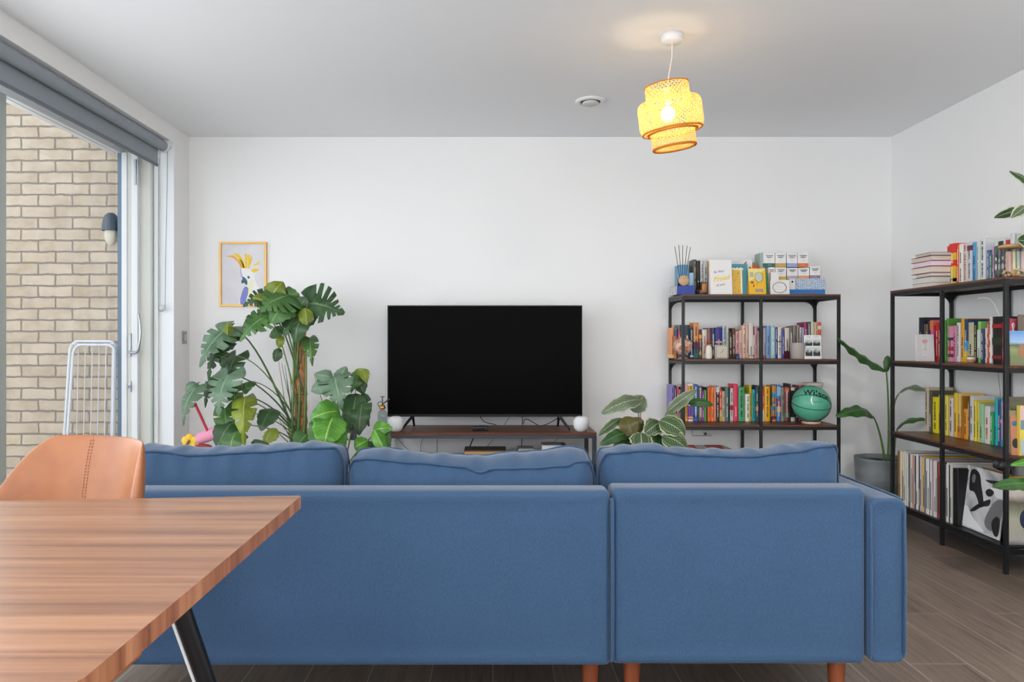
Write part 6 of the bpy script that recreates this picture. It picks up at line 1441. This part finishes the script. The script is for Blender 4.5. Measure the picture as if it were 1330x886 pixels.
# ---- variegated rubber plant on top of the right bookcase, and a floor plant by its near end
rp = thing('rubber_plant', 'variegated rubber plant standing on the right bookcase behind the jar', 'plant', (2.60, 3.54, RZ))
pot(rp, .05, .10, mat('#D8D2CA', .5, name='cream_pot'))
for i, (b, t, m, W_, Yb, Yt, kw) in enumerate([((1345, 272), (1291, 283), G_VAR, 10, 3.46, 3.40, dict(droop=.08, fold=.15, normal=(-.1, -.8, .6))), ((1345, 250), (1311, 222), G_VAR, 7, 3.5, 3.42, dict(droop=.1, fold=.5)), ((1332, 268), (1313, 283), G_VARG, 7, 3.36, 3.32, dict(droop=.1, fold=.2)), ((1345, 318), (1322, 312), G_VAR, 14, 3.46, 3.42, dict(droop=.1)), ((1350, 262), (1385, 240), G_VAR, 9, 3.5, 3.5, dict(droop=.1)), ((1355, 290), (1392, 296), G_VAR, 9, 3.46, 3.42, dict(droop=.1))]):
    kw.setdefault('normal', (0, -1, .3)); lf(rp, b, t, m, W_*3.45/980, Yb, Yt, kind='oval', seed=i+150, **kw)
b0 = Vector(rp.location)
for p2 in ((1345, 272), (1345, 250), (1345, 318), (1350, 262), (1355, 290)): stem(rp, (b0+Vector((0, 0, .07)), b0+Vector((0, 0, .2)), P(p2[0]+8, p2[1]+15, 3.5), P(p2[0], p2[1], 3.46)), .005, .003, M_STEMD)
fp = thing('leafy_floor_plant', 'broad-leaved green plant in front of the near end of the right bookcase', 'plant', (2.62, 3.05, 0))
pot(fp, .14, .28, mat('#3B3C3E', .5, name='charcoal_pot'))
for i, (b, t, m, W_, Yb, Yt, kw) in enumerate([((1345, 628), (1289, 632), G_PAD, 9, 3.1, 3.05, dict(droop=.08, fold=.25)), ((1350, 606), (1313, 604), G_BR, 7, 3.15, 3.1, dict(droop=.25, fold=.2)), ((1370, 600), (1420, 590), G_PAD, 12, 3.1, 3.1, dict(droop=.2)), ((1380, 640), (1440, 660), G_PAD, 12, 3.0, 2.95, dict(droop=.2)), ((1365, 620), (1390, 560), G_PAD, 12, 3.1, 3.1, dict(droop=.2))]):
    lf(fp, b, t, m, W_*3.1/980, Yb, Yt, kind='oval', normal=(-.1, -.9, .6), seed=i+170, **kw)
    stem(fp, (Vector((2.62, 3.05, .25)), Vector((2.62, 3.05, .4)), P(b[0]+10, b[1]+20, Yb), P(b[0], b[1], Yb)), .005, .003, M_STEM)

# ---- toys in the left corner
ty = thing('toy_mallet', 'pink toy mallet with red handle propped up beside the yellow flower toy', 'toy', P(270, 576, 4.70))
O = Vector(ty.location); ty.location.z = zat(575, 4.70); O = Vector(ty.location)
a = P(257, 571, 4.68)-O; b = P(283, 561, 4.68)-O; ax = (b-a).normalized()
mb = MB(); mb.tube([a-ax*.004, a, a+ax*.01, b-ax*.012, b, b+ax*.004], [.022, .032, .036, .040, .040, .034], 20); mb.build('mallet_head', mat('#E79AB4', .6, name='pink_foam'), ty)
mb = MB()
for q in range(9): mb.ball(b+ax*.006+Vector((0, .034*math.cos(q*.7), .034*math.sin(q*.7))), .008, 8, 6)
mb.build('frill', mat('#F2B8CC', .7), ty)
MB().tube([P(271, 563, 4.66)-O, P(253, 524, 4.66)-O], [.0085, .0085], 12).build('handle', mat('#C4243E', .4, name='red_plastic'), ty)
MB().ball(P(253, 526, 4.66)-O, .014, 12, 8).build('handle_knob', mat('#A83A3C', .4), ty)
fl = thing('flower_toy', 'yellow hibiscus-like flower toy in the left corner above the sofa', 'toy', P(246, 574, 4.66)); 
for q in range(5):
    a_ = q*2*PI/5+.3; c_ = Vector((.026*math.cos(a_), 0, .026*math.sin(a_))); mb = MB(); mb.ball(c_, .026, 14, 8, sc=(1, .35, 1)); mb.build('petal', mat('#EDB92E', .6, name='yellow_felt') if q % 2 else mat('#F0C84A', .6), fl)
mb = MB(); mb.tube([(-.012, -.014, -.018), (.006, -.016, .012)], [.009, .006], 10); mb.build('centre', mat('#8A5E2A', .6), fl)
for nm, lab, cat_, px, py, r, c, Y_ in (('cushion_toy', 'dark red soft toy under the pink mallet', 'toy', 264, 581, .05, '#9C3F38', 4.64), ('rusty_ball', 'rust red woolly ball behind the left cushion', 'ball', 343, 579, .03, '#8C4A36', 4.55)):
    t = thing(nm, lab, cat_, P(px, py, Y_)); MB().ball((0, 0, 0), r, 20, 12, sc=(1.1, .7, .42 if r > .04 else .7)).build('soft_body', m_wall('woolly_'+nm, c, .9), t)
# small side table in the corner carrying the toys
st = thing('side_table', 'low white side table in the left corner behind the sofa', 'side table', (-1.80, 4.62, 0)); zt_ = zat(581, 4.64)-.022
MB().box(-.2, .2, -.15, .15, zt_-.02, zt_).build('top', mat('#E8E6E2', .5), st, bevel=.008)
for sx in (-1, 1):
    for sy in (-1, 1): MB().tube([(sx*.17, sy*.12, zt_-.02), (sx*.18, sy*.13, 0)], [.014, .01], 12).build('leg', mat('#E8E6E2', .5), st)
